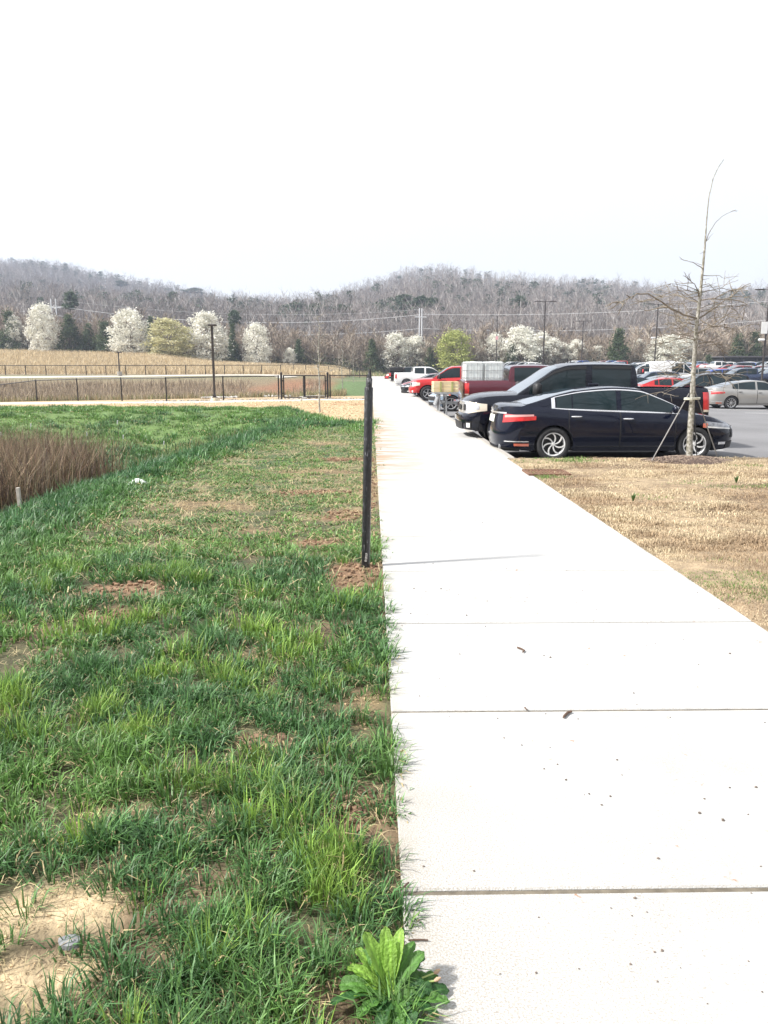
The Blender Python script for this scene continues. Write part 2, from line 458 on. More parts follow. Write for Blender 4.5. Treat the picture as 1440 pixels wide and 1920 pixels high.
COMPACT = var(GENSED, L=4.55, W=1.78, wheels=(-1.25, 1.38), belt=[(-2.275, .9), (-2.15, 1.0), (-1.6, 1.04), (-1, .99), (0, .95), (.9, .93), (1.3, .9), (1.8, .82), (2.1, .72), (2.275, .6)],
    roof=[(-2.0, 1.02), (-1.7, 1.13), (-1.2, 1.33), (-.7, 1.43), (-.1, 1.46), (.35, 1.42), (.75, 1.26), (1.35, .91)], win=[(-1.2, -.95), (-.9, -.1), (0, 1.05)], rg=(-1.9, -.9), ws=(.46, 1.3))
SUV = dict(L=4.75, W=1.9, sill=.24, rw=.37, wheels=(-1.35, 1.42), rF=.6, pF=2.6, rR=.4, pR=3, tum=.26,
    belt=[(-2.375, 1.0), (-2.3, 1.08), (-1, 1.08), (0, 1.05), (.9, 1.03), (1.3, 1.02), (1.9, .98), (2.2, .9), (2.375, .75)],
    roof=[(-2.34, 1.08), (-2.2, 1.45), (-2.05, 1.66), (-1.7, 1.72), (-.4, 1.77), (.25, 1.72), (.6, 1.5), (1.3, 1.02)],
    win=[(-2.0, -1.2), (-1.12, -.12), (0, .98)], ws=(.3, 1.25), rg=(-2.3, -2.12), doors=[(-1.1, -.05), (-.05, 1.0)],
    fprof=FP, rprof=[(0, -.1), (.4, 0), (1, -.03), (1.4, -.1)], mir=(.95, 1.1), crown=.06, handle=M['black'],
    bits=[('headlight', M['lens'], 50, 96, .74, .9, 1), ('grille', M['black'], 0, 48, .55, .85, 1), ('tail_light', M['red'], 60, 98, .85, 1.02, -1), ('lower_grille', M['black'], 0, 70, .28, .42, 1), ('license_plate', M['plate'], 0, 16, .78, .92, -1)])
MINIVAN = var(SUV, L=5.1, wheels=(-1.5, 1.55), belt=[(-2.55, 1.0), (-2.45, 1.08), (-1, 1.08), (0, 1.04), (.9, 1.0), (1.5, .96), (2.0, .88), (2.35, .78), (2.55, .62)],
    roof=[(-2.5, 1.08), (-2.35, 1.5), (-2.2, 1.66), (-1.7, 1.74), (-.4, 1.78), (.4, 1.72), (.9, 1.45), (1.75, .93)], win=[(-2.15, -1.2), (-1.1, -.05), (.07, 1.2)], ws=(.5, 1.7), rg=(-2.45, -2.28), mir=(1.2, 1.08))
PICKUP = dict(L=5.72, W=2.02, sill=.36, rw=.41, ww=.27, arch=1.17, wheels=(-1.72, 1.86), rF=.42, pF=2.8, rR=.14, pR=3.2, tum=.13, rimf=.62,
    belt=[(-2.86, 1.27), (-2.8, 1.33), (-1.2, 1.34), (-1.1, 1.3), (0, 1.26), (1, 1.23), (1.6, 1.2), (2.3, 1.165), (2.68, 1.10), (2.82, 1.0), (2.86, .93)],
    roof=[(-1.16, 1.32), (-1.12, 1.72), (-1.06, 1.88), (-.92, 1.92), (-.2, 1.935), (.40, 1.915), (.72, 1.82), (1.0, 1.63), (1.60, 1.21)],
    win=[(-.98, -.1), (.05, 1.33)], ws=(.66, 1.58), rg=(-1.14, -1.05), doors=[(-1.05, 0), (0, 1.25)], bed=(-2.80, -1.18), bedz=.8,
    fprof=[(0, -.1), (.35, -.03), (.55, 0), (.75, -.02), (.78, -.07), (1.0, -.09), (1.2, -.2)], rprof=[(0, 0), (.5, 0), (.52, -.0), (1.4, -.02)], mir=(1.22, 1.32), mirs=(.16, .24, .28), mirmat=M['black'], crown=.07, hdrop=.14, handle=None,
    bits=[('headlight', M['lensw'], 46, 100, .80, 1.04, 1, dict(zf=lambda u, v: .78+.07*u+v*(.27-.12*u))), ('headlight_rim', M['chrome'], 52, 84, .8, 1, 1, dict(off=.013, zf=lambda u, v: .83+.05*u+v*(.13-.05*u))), ('grille', M['chrome'], 0, 46, .78, 1.03, 1), ('grille_mesh', M['black'], 22, 34, .84, .98, 1, dict(off=.014)),
          ('bumper', 'paint', 0, 100, .62, .71, 1, dict(off=.03)), ('lower_grille', M['black'], 0, 36, .42, .58, 1, dict(off=.014)), ('fog_light', M['lens'], 54, 66, .47, .57, 1, dict(off=.02)), ('fog_bezel', M['black'], 50, 70, .44, .6, 1, dict(off=.012)),
          ('tail_light', M['red'], 70, 97, .88, 1.25, -1, dict(off=.01, zf=lambda u, v: .86+v*.4)), ('reverse_light', M['lensw'], 74, 96, .82, .87, -1, dict(off=.012)),
          ('rear_bumper', M['chrome'], 0, 98, .42, .62, -1, dict(off=.03)), ('license_plate', M['plate'], 0, 14, .46, .58, -1, dict(off=.04))])
VAN = dict(L=5.5, W=2.05, sill=.3, rw=.36, wheels=(-1.6, 1.75), rF=.5, pF=2.8, rR=.12, pR=3.5, tum=.1,
    belt=[(-2.75, 1.3), (0, 1.3), (1.2, 1.28), (1.9, 1.2), (2.4, 1.08), (2.75, .85)],
    roof=[(-2.74, 1.3), (-2.72, 2.3), (-2.6, 2.5), (-1.5, 2.55), (.4, 2.55), (.95, 2.42), (1.2, 2.15), (1.95, 1.22)], win=[(-.1, .75), (.85, 1.6)], ws=(1.0, 1.9), rg=(-2.735, -2.722), doors=[(.6, 1.6)],
    fprof=FP, rprof=[(0, 0), (2.6, 0)], mir=(1.5, 1.4), crown=.05, handle=M['black'],
    bits=[('headlight', M['lens'], 55, 96, .78, 1.0, 1), ('grille', M['black'], 0, 48, .6, .9, 1), ('tail_light', M['red'], 75, 98, .9, 1.2, -1)])
# ------------------------------------------------------------------ terrain
XL, XR = .09, 2.42            # the two edges of the sidewalk
LOTY = 13.72                  # where the parking lot begins
def lotz(x, y):
    x = np.asarray(x, float); y = np.asarray(y, float)
    return -.225 - .022*np.clip(x-7.5, 0, 12) + 1.5*ss(60, 150, y)*ss(8, 30, x)
def pxof(x, y): return 720 + 1440*(x - .0167*y)/np.maximum(y, 40)
def crest(y): return np.interp(y, [0, 6, 11, 16, 21, 26, 40], [-2.7, -3.0, -3.2, -2.6, -1.9, -1.5, -1.5])
RIDGE = [(-900, 560), (-300, 520), (-60, 497), (0, 497), (50, 500), (100, 503), (150, 511), (200, 524), (280, 536), (350, 546), (450, 552), (560, 557), (640, 543), (700, 524), (760, 504), (830, 498), (900, 510), (960, 516), (1040, 521), (1110, 520), (1200, 530), (1280, 541), (1340, 546), (1440, 537), (1600, 520), (2300, 560)]
LB = ([-22, -12, -5, -2.9, -1.7, -1.2], [35.5, 34, 32.2, 31, 25.4, 24])
def lawn_end(x): return np.interp(x, *LB)
def ridgeR(px): return np.interp(px, [0, 200, 420], [1000, 950, 700])
def gz(x, y):
    x = np.asarray(x, float); y = np.asarray(y, float)
    c = crest(y); z = -.02 - 1.35*ss(0, 4.6, c-x)*ss(30, 20.5, y)
    z = z - .017*np.clip(-3-x, 0, 25)*ss(28, 40, y)*ss(110, 70, y)
    z = z - 1.35*ss(-1.0, -7.5, x)*ss(44.5, 53, y + .25*np.clip(-3-x, 0, 20)*0)*ss(97, 84, y)
    left = ss(-1.5, -9, x)
    z = z + .75*left*ss(84, 104, y)
    px = pxof(x, y)
    zt = np.interp(px, [-300, 0, 300, 420, 560, 700, 1000, 1440], [5.6, 5.0, 4.3, 2.4, 1.6, 1.0, 1.3, 2.0])
    k = np.maximum(left, ss(158, 176, y))*ss(104, 176, y)
    z = z*(1-k) + zt*k
    # parking lot side
    lot = ss(2.30, 2.5, x)*ss(LOTY-.1, LOTY, y)*ss(175, 160, y)*ss(84, 78, x)
    z = z*(1-lot) + (lotz(x, y)-.07)*lot
    z = np.where((x > 2.42) & (y < LOTY-.1), .0 + .015*(fbm(x, y, 1.2, 5)-.5), z)
    # hill
    Rr = ridgeR(px); yr = np.interp(px, [p[0] for p in RIDGE], [p[1] for p in RIDGE])
    top = (691-yr)/1440*Rr + EYE - 20
    h = (.45*ss(0, 1, (y-200)/(Rr-200)) + .55*np.clip((y-200)/(Rr-200), 0, 1))**1.1
    bump = (fbm(x, y, 140, 9)-.5)*26*ss(230, 330, y)*ss(1.0, .8, (y-200)/(Rr-200))
    hz = np.where(y > Rr, top - (y-Rr)*.12, zt + (top-zt)*h + bump)
    z = np.where(y > 200, hz, z)
    z = np.where(y < -40, z + 60*ss(-60, -260, y)*(1+.4*(fbm(x, y, 120, 77)-.5)), z)  # unseen rise added behind the viewer, gives the cars something dark to reflect
    z = z + .05*(fbm(x, y, .9, 2)-.5)*ss(.05, -.4, x)*ss(60, 30, y)
    return z

def lines(segs):
    out = [segs[0][0]]
    for a, b, s in segs:
        n = max(1, int(round((b-a)/s))); out += list(np.linspace(a, b, n+1)[1:])
    return np.array(out)
gxs = lines([(-1600, -300, 60), (-300, -80, 10), (-80, -16, 2), (-16, -4, .3), (-4, .0, .1), (0, .09, .09), (.09, 2.3, 1.1), (2.3, 2.42, .06), (2.42, 2.6, .09), (2.6, 8, .3), (8, 30, 2), (30, 100, 5), (100, 300, 10), (300, 1600, 60)])
gys = lines([(-700, -30, 35), (-30, 0, 3), (0, 1, .25), (1, 8, .1), (8, 14, .2), (14, 30, .3), (30, 60, .75), (60, 110, 2), (110, 200, 4), (200, 1100, 14), (1100, 2600, 150)])
GX, GY = np.meshgrid(gxs, gys, indexing='ij'); GZ = gz(GX, GY)
nx, ny = GX.shape
idx = np.arange(nx*ny).reshape(nx, ny)
Fq = np.stack([idx[:-1, :-1], idx[1:, :-1], idx[1:, 1:], idx[:-1, 1:]], -1).reshape(-1, 4)

# bare spots: x, y, rx, ry, kind
BARE = [(-.90, 2.06, .24, .10, 'sand'), (-1.16, 1.93, .14, .10, 'sand'), (-.92, 1.78, .17, .09, 'sand'), (-1.0, 1.62, .22, .07, 'sand'), (-.9, 2.55, .24, .09, 'straw'), (-.47, 3.1, .10, .07, 'dirt'), (-.06, 2.62, .07, .2, 'dirt'),
        (-1.85, 5.4, .30, .26, 'dirt'), (-1.75, 4.85, .22, .16, 'dirt'), (-.16, 5.95, .32, .30, 'dirt'), (-.1, 5.5, .2, .15, 'dirt'), (-.75, 4.1, .18, .10, 'straw'), (-.05, 3.4, .08, .25, 'straw'),
        (-.7, 9.9, .5, .28, 'dirt'), (-.3, 8.4, .25, .3, 'dirt'), (-.8, 11.9, .7, .3, 'straw'), (-.45, 13.6, .55, .3, 'dirt'), (-1.2, 7.5, .3, .15, 'straw'), (-.5, 7.0, .25, .2, 'dirt'), (-1.5, 8.8, .3, .15, 'straw'),
        (-.9, 16.4, .8, .4, 'straw'), (-2.0, 9.0, .5, .3, 'straw'), (-.02, 11, .1, 3, 'dirt')]
def bare(x, y, kinds=None):
    m = np.zeros(np.shape(x)); w = .35 + 1.35*fbm(x, y, .3, 31)
    for a, b, rx, ry, k in BARE:
        if kinds and k not in kinds: continue
        d = np.sqrt(((x-a)/rx)**2 + ((y-b)/ry)**2)*w
        m = np.maximum(m, 1-ss(.75, 1.15, d))
    return m
def mixc(c, d, k): return c*(1-k[..., None]) + np.array(d)*k[..., None]
c = np.zeros(GX.shape + (3,)); n1 = fbm(GX, GY, .35, 11); n2 = fbm(GX, GY, 2.5, 12)
c[:] = (.075, .072, .034)
c = mixc(c, (.135, .095, .055), ss(.45, .65, n1))
c = mixc(c, (.07, .058, .05), ss(-60, -90, GY))
c = mixc(c, (.042, .085, .025), ss(6, 14, GY)*.8)
c = mixc(c, (.20, .17, .085), ss(15, 19, GY)*ss(27, 24, GY)*ss(-2.5, -4, GX)*ss(.52, .66, fbm(GX*.7, GY, 1.3, 92))*.8)
c = mixc(c, (.10, .165, .042), ss(22, 26, GY)*(1-.6*ss(.5, .7, fbm(GX*.6, GY, 1.2, 93)))*ss(1, -.5, GY - lawn_end(GX) + 1.5*(n2-.5)))
thz = ss(-3.1, -2.2, GX)*ss(6.5, 8, GY)*ss(24, 18, GY)
c = mixc(c, (.24, .19, .10), thz*ss(.4, .6, n1)*.6)
strawz = ss(.5, -.5, GX)*ss(-.4, .6, GY - lawn_end(GX) + 1.2*(n2-.5))*ss(46, 45, GY)
c = mixc(c, (.46, .34, .20), np.clip(strawz, 0, 1)*(GX < .2))
c = mixc(c, (.36, .19, .10), np.clip(strawz, 0, 1)*(GX < .2)*ss(.58, .72, fbm(GX, GY, .8, 40))*ss(-4, -2, GX))
b2 = ss(44.5, 46, GY)*(GX < .2)
c = mixc(c, (.20, .15, .09), b2)
c = mixc(c, (.23, .12, .065), b2*ss(-22, -14, GX)*ss(.38, .55, fbm(GX, GY, 9, 13))*ss(50, 56, GY))
c = mixc(c, (.085, .14, .045), b2*ss(-5.5, -3.2, GX + (n2-.5))*ss(160, 120, GY))
c = mixc(c, (.17, .17, .09), b2*ss(92, 97, GY)*ss(106, 102, GY)*.7)
c = mixc(c, (.42, .33, .22), ss(104, 109, GY)*(GX < 2)*ss(-3, -8, GX))
c = mixc(c, (.22, .14, .10), ss(104, 109, GY)*ss(135, 112, GY)*(GX < 2)*.6*ss(.45, .6, fbm(GX*.3, GY, 6, 14)))
c = mixc(c, (.13, .10, .065), ss(160, 172, GY)); c = mixc(c, (.085, .066, .058), ss(190, 215, GY))
tz = (GX > 2.4) & (GY < LOTY+.4)
c = mixc(c, (.30, .225, .14), tz*1.0); c = mixc(c, (.16, .11, .065), tz*ss(.5, .7, fbm(GX*.6, GY, .5, 15)))
c = mixc(c, (.40, .31, .19), bare(GX, GY, ['sand'])); c = mixc(c, (.19, .115, .065), bare(GX, GY, ['dirt'])); c = mixc(c, (.17, .125, .065), bare(GX, GY, ['straw']))
M['ground'] = mat('soil_and_turf', (.1, .1, .05), .95, attr=True, var=.38, vscale=7, bump=.9, bscale=35, detail=8)
ground = mesh_np('ground', np.stack([GX, GY, GZ], -1).reshape(-1, 3), Fq, [M['ground']], cols=c.reshape(-1, 3), smooth=True)
tag(ground, kind='structure')

# ------------------------------------------------------------------ sidewalk, curbs, lot
def concrete(name, base, stain=False):
    m = mat(name, base, .85, bump=.25, bscale=180); nt = m.node_tree; b = nt.nodes['Principled BSDF']; L = nt.links
    g = nt.nodes.new('ShaderNodeNewGeometry')
    def noise(sc, vec=None, det=4):
        n = nt.nodes.new('ShaderNodeTexNoise'); n.inputs['Scale'].default_value = sc; n.inputs['Detail'].default_value = det
        L.new(vec or g.outputs['Position'], n.inputs['Vector']); return n.outputs['Fac']
    def mr(src, a, b_, c_=0, d=1):
        q = nt.nodes.new('ShaderNodeMapRange'); L.new(src, q.inputs[0])
        for i, v in zip((1, 2, 3, 4), (a, b_, c_, d)): q.inputs[i].default_value = v
        return q.outputs[0]
    def mix(a, col, f, mode='MIX'):
        q = nt.nodes.new('ShaderNodeMix'); q.data_type = 'RGBA'; q.blend_type = mode
        if isinstance(a, tuple): q.inputs[6].default_value = (*a, 1)
        else: L.new(a, q.inputs[6])
        q.inputs[7].default_value = (*col, 1)
        if isinstance(f, float): q.inputs[0].default_value = f
        else: L.new(f, q.inputs[0])
        return q.outputs[2]
    def mul(a, b_):
        q = nt.nodes.new('ShaderNodeMath'); q.operation = 'MULTIPLY'; L.new(a, q.inputs[0])
        if isinstance(b_, float): q.inputs[1].default_value = b_
        else: L.new(b_, q.inputs[1])
        return q.outputs[0]
    col = mix(base, (base[0]*.62, base[1]*.6, base[2]*.56), mul(mr(noise(1.1), .5, .75), .55))
    mpg = nt.nodes.new('ShaderNodeMapping'); mpg.inputs['Scale'].default_value = (1, 3.2, 1); L.new(g.outputs['Position'], mpg.inputs['Vector'])
    col = mix(col, (.24, .215, .175), mul(mul(mr(noise(150, mpg.outputs[0], 3), .52, .66), mr(noise(3.1, None, 6), .38, .62, .15, 1)), .85))
    col = mix(col, (.2, .17, .13), mul(mul(mr(noise(60, mpg.outputs[0], 6), .6, .66), mr(noise(1.7), .4, .65)), .7))       # pits and broom texture
    col = mix(col, (.26, .2, .14), mul(mul(mr(noise(190), .6, .72), mr(noise(2.3), .42, .62)), .8))
    if stain:
        sx = nt.nodes.new('ShaderNodeSeparateXYZ'); L.new(g.outputs['Position'], sx.inputs[0])
        mp = nt.nodes.new('ShaderNodeMapping'); mp.inputs['Scale'].default_value = (.7, 2.2, 1); L.new(g.outputs['Position'], mp.inputs['Vector'])
        wash = mul(mul(mul(mr(sx.outputs['Y'], 9, 13), mr(sx.outputs['Y'], 34, 22)), mr(sx.outputs['X'], 1.25, .15)), mr(noise(2.2, mp.outputs[0], 6), .38, .55))
        col = mix(col, (.34, .20, .10), mul(wash, .8))
        wash2 = mul(mr(sx.outputs['Y'], 20, 30), mr(noise(2.2, mp.outputs[0], 6), .5, .72)); col = mix(col, (.33, .25, .16), mul(wash2, .5))
        sp = mul(mr(noise(9), .66, .72), mr(noise(55), .5, .6)); col = mix(col, (.30, .14, .06), mul(sp, .85))
        edge = mul(mr(sx.outputs['X'], .26, .09), mr(noise(6), .3, .7)); col = mix(col, (.3, .26, .19), mul(edge, .55))
        near = mul(mul(mr(sx.outputs['Y'], 3.4, 2.2), mr(sx.outputs['X'], 1.6, .3)), mr(noise(170, None, 5), .42, .6)); col = mix(col, (.27, .235, .19), mul(near, .7))
    L.new(col, b.inputs['Base Color']); return m
M['walk'] = concrete('broomed_concrete', (.465, .465, .455), True)
M['curb'] = concrete('curb_concrete', (.36, .34, .31))
J0 = 2.12 - .02; JS = 1.262
sb = MB(); y = J0 - 4*JS
sb.box(((XL+XR)/2, 84, -.075), (XR-XL-.01, 178, .07), mi=1)
while y < 168:
    n = JS
    sb.box(((XL+XR)/2, y+n/2, -.05), (XR-XL, n-.022, .10), ch=.006); y += n
y = J0 - 4*JS
while y < 168: sb.box(((XL+XR)/2, y, -.03), (XR-XL-.012, .018, .046), mi=2); y += JS
walk = sb.build('sidewalk', [M['walk'], M['curb'], mat('joint_dirt', (.14, .12, .09), .95, var=.4, vscale=20)], None, 20); tag(walk, kind='structure')

M['asphalt'] = mat('asphalt', (.17, .168, .172), .9, var=.16, vscale=.35, bump=.5, bscale=150, detail=9)
lx = np.array(lines([(2.70, 8, .6), (8, 20, 1.5), (20, 80, 4)])); ly = np.array(lines([(LOTY, 60, 1.2), (60, 158, 3)]))
LXg, LYg = np.meshgrid(lx, ly, indexing='ij'); LZ = lotz(LXg, LYg); a_, b_ = LXg.shape; ii = np.arange(a_*b_).reshape(a_, b_)
lot = mesh_np('parking_lot', np.stack([LXg, LYg, LZ], -1).reshape(-1, 3), np.stack([ii[:-1, :-1], ii[1:, :-1], ii[1:, 1:], ii[:-1, 1:]], -1).reshape(-1, 4), [M['asphalt']], smooth=True)
tag(lot, kind='structure')
cb = MB(); y = LOTY
while y < 158:                                   # curb between sidewalk and stalls, gutter beside it
    cb.box((XR+.098, y+1.5, -.17), (.155, 2.99, .34), ch=.018); cb.box((2.60, y+1.5, -.28), (.2, 2.99, .122)); y += 3
cv = cb.build('curb', M['curb'], None, 30); tag(cv, kind='structure')
cb = MB(); x = 2.75
while x < 60:
    z = float(lotz(x+1.5, LOTY)); cb.box((x+1.5, LOTY-.07, (z-.1-.012)/2), (2.99, .15, -(z-.1)-.012), ch=.018); x += 3
cv = cb.build('curb', M['curb'], None, 30); tag(cv, kind='structure')
M['line'] = mat('line_paint', (.66, .66, .64), .8, var=.2, vscale=15)
mk = MB()
def stripe(x0, x1, y0, w=.1):
    n = 4
    for i in range(n):
        xa, xb = x0+(x1-x0)*i/n, x0+(x1-x0)*(i+1)/n
        mk.add([(xa, y0-w/2, float(lotz(xa, y0-w/2))+.006), (xb, y0-w/2, float(lotz(xb, y0-w/2))+.006), (xb, y0+w/2, float(lotz(xb, y0+w/2))+.006), (xa, y0+w/2, float(lotz(xa, y0+w/2))+.006)], [(0, 1, 2, 3)])
for i in range(40): stripe(2.8, 7.9, 17.05+i*2.72-2.72)
for i in range(34): stripe(17, 27.2, 34.9+i*2.85-2.85*6)
for i in range(26): stripe(35, 45, 60+i*2.85)
tag(mk.build('stall_markings', M['line'], None, 0), kind='structure')

# paths beyond the lawn
M['path'] = concrete('path_concrete', (.52, .49, .43))
def ribbon(name, pts, w, dz, m, kind='structure', label=None):
    g = MB(); P = []
    for i, (x, y) in enumerate(pts):
        a = Vector(pts[max(i-1, 0)]); b = Vector(pts[min(i+1, len(pts)-1)]); d = (b-a).normalized(); nn = Vector((-d.y, d.x))
        row = []
        for k in (-1, -.5, 0, .5, 1):
            q = Vector((x, y)) + nn*w/2*k; row.append((q.x, q.y, float(gz(q.x, q.y)) + (dz if abs(k) < 1 else dz-.05)))
        P.append(row)
    g.grid(P); o = g.build(name, m, None, 0); tag(o, kind='structure'); return o
def smoothpts(pts, n=8):
    out = []
    for i in range(len(pts)-1):
        p0, p1, p2, p3 = pts[max(i-1, 0)], pts[i], pts[i+1], pts[min(i+2, len(pts)-1)]
        for k in range(n):
            t = k/n; out.append(tuple(.5*((2*p1[j]) + (-p0[j]+p2[j])*t + (2*p0[j]-5*p1[j]+4*p2[j]-p3[j])*t*t + (-p0[j]+3*p1[j]-3*p2[j]+p3[j])*t**3) for j in range(2)))
    return out + [pts[-1]]
ribbon('footpath', smoothpts([(-34, 46.5), (-24, 43.2), (-16, 41.0), (-10.6, 39.3), (-7, 39.0), (-3.5, 39.1)]), 1.7, .05, M['path'])
ribbon('gravel_strip', smoothpts([(-5, 39.6), (-2.5, 39.7), (-.1, 39.7)]), 1.1, .03, M['path'])
ribbon('footpath', smoothpts([(-60, 97), (-45, 97.5), (-30, 99.5), (-20, 101.5), (-13, 101), (-10, 96)]), 2.6, .06, M['path'])
ribbon('footpath', smoothpts([(-3.2, 44), (-3.9, 49), (-5.2, 56), (-6.2, 62)]), 1.7, .05, M['path'])

# ------------------------------------------------------------------ grass
def blades(name, bx, by, h, w, yaw, lean, col, mats, bend=.5, z0=None, two=True, extra=None):
    n = len(bx); bz = gz(bx, by) if z0 is None else z0
    B = np.stack([bx, by, bz], -1); d = np.stack([np.cos(yaw), np.sin(yaw), np.zeros(n)], -1)
    tw = yaw + PI/2 + (rng.random(n)-.5)*1.6; s = np.stack([np.cos(tw), np.sin(tw), np.zeros(n)], -1)*w[:, None]/2
    up = np.array([0, 0, 1.0])
    a1 = lean*(1-bend); m_ = B + (d*np.sin(a1)[:, None] + up*np.cos(a1)[:, None])*h[:, None]*.55
    a2 = np.clip(lean*(1+bend*1.4), 0, 2.0); t = m_ + (d*np.sin(a2)[:, None] + up*np.cos(a2)[:, None])*h[:, None]*.5
    V = np.stack([B-s, B+s, m_-s*.8, m_+s*.8, t], 1).reshape(-1, 3)
    k = np.arange(n)[:, None]*5
    Fc = np.stack([k+np.array([0, 1, 3]), k+np.array([0, 3, 2]), k+np.array([2, 3, 4])], 1).reshape(-1, 3)
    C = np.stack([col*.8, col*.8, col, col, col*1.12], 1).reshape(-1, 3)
    return mesh_np(name, V, Fc, mats, cols=C, smooth=True)
M['blade'] = mat('grass_blade', (.1, .2, .05), .5, attr=True, trans=.28, var=.12, vscale=3, spec=.5)
def xleft(y): return -.62*y - .9
parts = []
def grass_zone(y0, y1, clumps_m2, per, rad, hh, ww, x1=XL-.015):
    area = (y1-y0)*(x1 - xleft((y0+y1)/2)); n = int(area*clumps_m2*1.05)
    cy_ = y0+(y1-y0)*rng.random(n); cx_ = xleft(y1) + (x1+.02-xleft(y1))*rng.random(n)
    keep = (cx_ > xleft(cy_)-.3)
    bm = bare(cx_, cy_); keep &= rng.random(n) > bm*.955
    dn = fbm(cx_, cy_, .5, 21)*.6 + fbm(cx_, cy_, .16, 22)*.4
    cr = crest(cy_); longz = ss(.5, -.4, cx_-cr)*ss(5, 7, cy_)*ss(27, 22, cy_)
    thatch = ss(-.1, .8, cx_-cr)*ss(5.6, 8, cy_)*ss(22, 17, cy_)
    lawn = ss(23, 28, cy_)*ss(.72, .5, fbm(cx_, cy_, 1.1, 91) + (.12 if y0 < 30 else 0))
    keep &= rng.random(n) < np.clip((dn-.29)*6, .2, 1) + longz + lawn*.9
    keep &= ~(cy_ > lawn_end(cx_) + .5*np.sin(cx_*3) + .5*(rng.random(n)-.5))
    keep &= rng.random(n) > thatch*.08
    keep &= ~((cx_ < -5.2) & (cy_ > 10.5) & (cy_ < 20) & (rng.random(n) < .75))
    cx_, cy_, dn, longz, thatch, lawn = [q[keep] for q in (cx_, cy_, dn, longz, thatch, lawn)]
    n = len(cx_); hn = fbm(cx_, cy_, .3, 23); ch = hh*(.42+1.15*hn)*(1+.55*longz)*(1-.52*thatch)*(1-.5*lawn)*(.75+.5*rng.random(n))
    N = np.maximum(4, (per*(.6+.8*rng.random(n))).astype(int)); I = np.repeat(np.arange(n), N); m = len(I)
    a = rng.random(m)*2*PI; r = rad*np.sqrt(rng.random(m))*(.7+.6*rng.random(m))
    bx = cx_[I]+np.cos(a)*r; by = cy_[I]+np.sin(a)*r
    h = ch[I]*(.45+.75*rng.random(m)); yaw = a + (rng.random(m)-.5)*1.2
    lean = np.abs(rng.normal(.36, .30, m)) + .5*r/rad + thatch[I]*.5
    w = ww*(.6+.7*rng.random(m))
    dark = np.array([.066, .155, .048]); mid = np.array([.12, .235, .055]); lite = np.array([.24, .37, .065]); straw = np.array([.46, .37, .19]); oli = np.array([.125, .215, .055])
    t = fbm(cx_, cy_, .8, 25)+(rng.random(n)-.5)*.22; t2 = fbm(cx_, cy_, .22, 26)
    cc = dark*(1-ss(.35, .6, t))[:, None] + mid*ss(.35, .6, t)[:, None]
    yl = ss(.60, .72, t2+(rng.random(n)-.5)*.2)*(1-longz)*.8*ss(9, 4, cy_); cc = cc*(1-yl[:, None]) + lite*yl[:, None]
    cc = cc*(1-.5*thatch[:, None]) + oli*.5*thatch[:, None]
    cc = cc*(1-.8*lawn[:, None]) + np.array([.135, .235, .045])*.8*lawn[:, None]
    cc = cc*(1-.6*longz[:, None]) + np.array([.040, .122, .044])*.6*longz[:, None]
    col = cc[I]*(.62+1.0*rng.random(m)**1.3)[:, None]
    thin = yl[I] > .4; h[thin] *= 1.25; lean[thin] *= .55; w[thin] *= .85
    st = rng.random(m) < (.05+.22*thatch[I]); col[st] = straw*(.7+.5*rng.random(st.sum()))[:, None]; lean[st] += .8
    over = bx > XL-.02; lean[over] *= 1.0
    parts.append((bx, by, h, w, yaw, lean, col))
grass_zone(.9, 2.3, 460, 30, .05, .088, .0052)
grass_zone(2.3, 4, 330, 28, .06, .09, .0066)
grass_zone(4, 7, 180, 27, .08, .10, .009)
grass_zone(7, 12, 80, 27, .11, .11, .0125)
grass_zone(12, 20, 36, 28, .16, .135, .016)
grass_zone(20, 36, 16, 28, .24, .14, .024)
cat = [np.concatenate([p[i] for p in parts]) for i in range(7)]
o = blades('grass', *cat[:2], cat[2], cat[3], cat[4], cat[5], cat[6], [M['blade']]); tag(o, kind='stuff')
print('grass blades', len(cat[0]))
# straw thatch lying among the grass
def straws(n, x0, x1, y0, y1, L, w, colr, name, zoff=.02, mask=None, lean=1.35):
    bx = x0+(x1-x0)*rng.random(n); by = y0+(y1-y0)*rng.random(n)
    if mask is not None: k = mask(bx, by); bx, by = bx[k], by[k]
    n = len(bx); col = np.array(colr)*(.6+.7*rng.random(n))[:, None]
    h = L*(.4+rng.random(n)); z = gz(bx, by)+zoff*rng.random(n)
    return (bx, by, h, w*(.6+.6*rng.random(n)), rng.random(n)*2*PI, lean+.35*(rng.random(n)-.5), col, z)
sp = []
sp.append(straws(7000, -3.2, XL, 5, 20, .13, .007, (.48, .40, .23), '', .07, lambda x, y: (rng.random(len(x)) < .25+.75*ss(6, 9, y)) & (x > crest(y)+.1) & (fbm(x, y, .7, 51) > .42)))
sp.append(straws(5500, -2.2, XL, 1.2, 6, .06, .0032, (.46, .37, .21), '', .035, lambda x, y: fbm(x, y, .3, 52) > .44))
sp.append(straws(6500, -2.6, XL, 1.2, 7, .035, .0035, (.34, .25, .14), '', .008, lambda x, y: fbm(x, y, .35, 11) > .5))
sp.append(straws(9000, -2.8, XL, 6.5, 18, .09, .008, (.46, .36, .20), '', .04, lambda x, y: bare(x, y) > .15))
sp.append(straws(5200, -1.5, -.5, 1.3, 2.8, .022, .003, (.46, .36, .22), '', .006, lambda x, y: bare(x, y, ['sand', 'straw']) > .3))
sp.append(straws(26000, -22, 0, 24.5, 39, .10, .03, (.55, .43, .26), '', .03, lambda x, y: (y > lawn_end(x)-.3) & (y < 38.4 + np.clip(-10-x, 0, 30)*.25)))
cat = [np.concatenate([p[i] for p in sp]) for i in range(8)]
M['strawb'] = mat('dry_straw', (.5, .4, .2), .8, attr=True, trans=.15, var=.15)
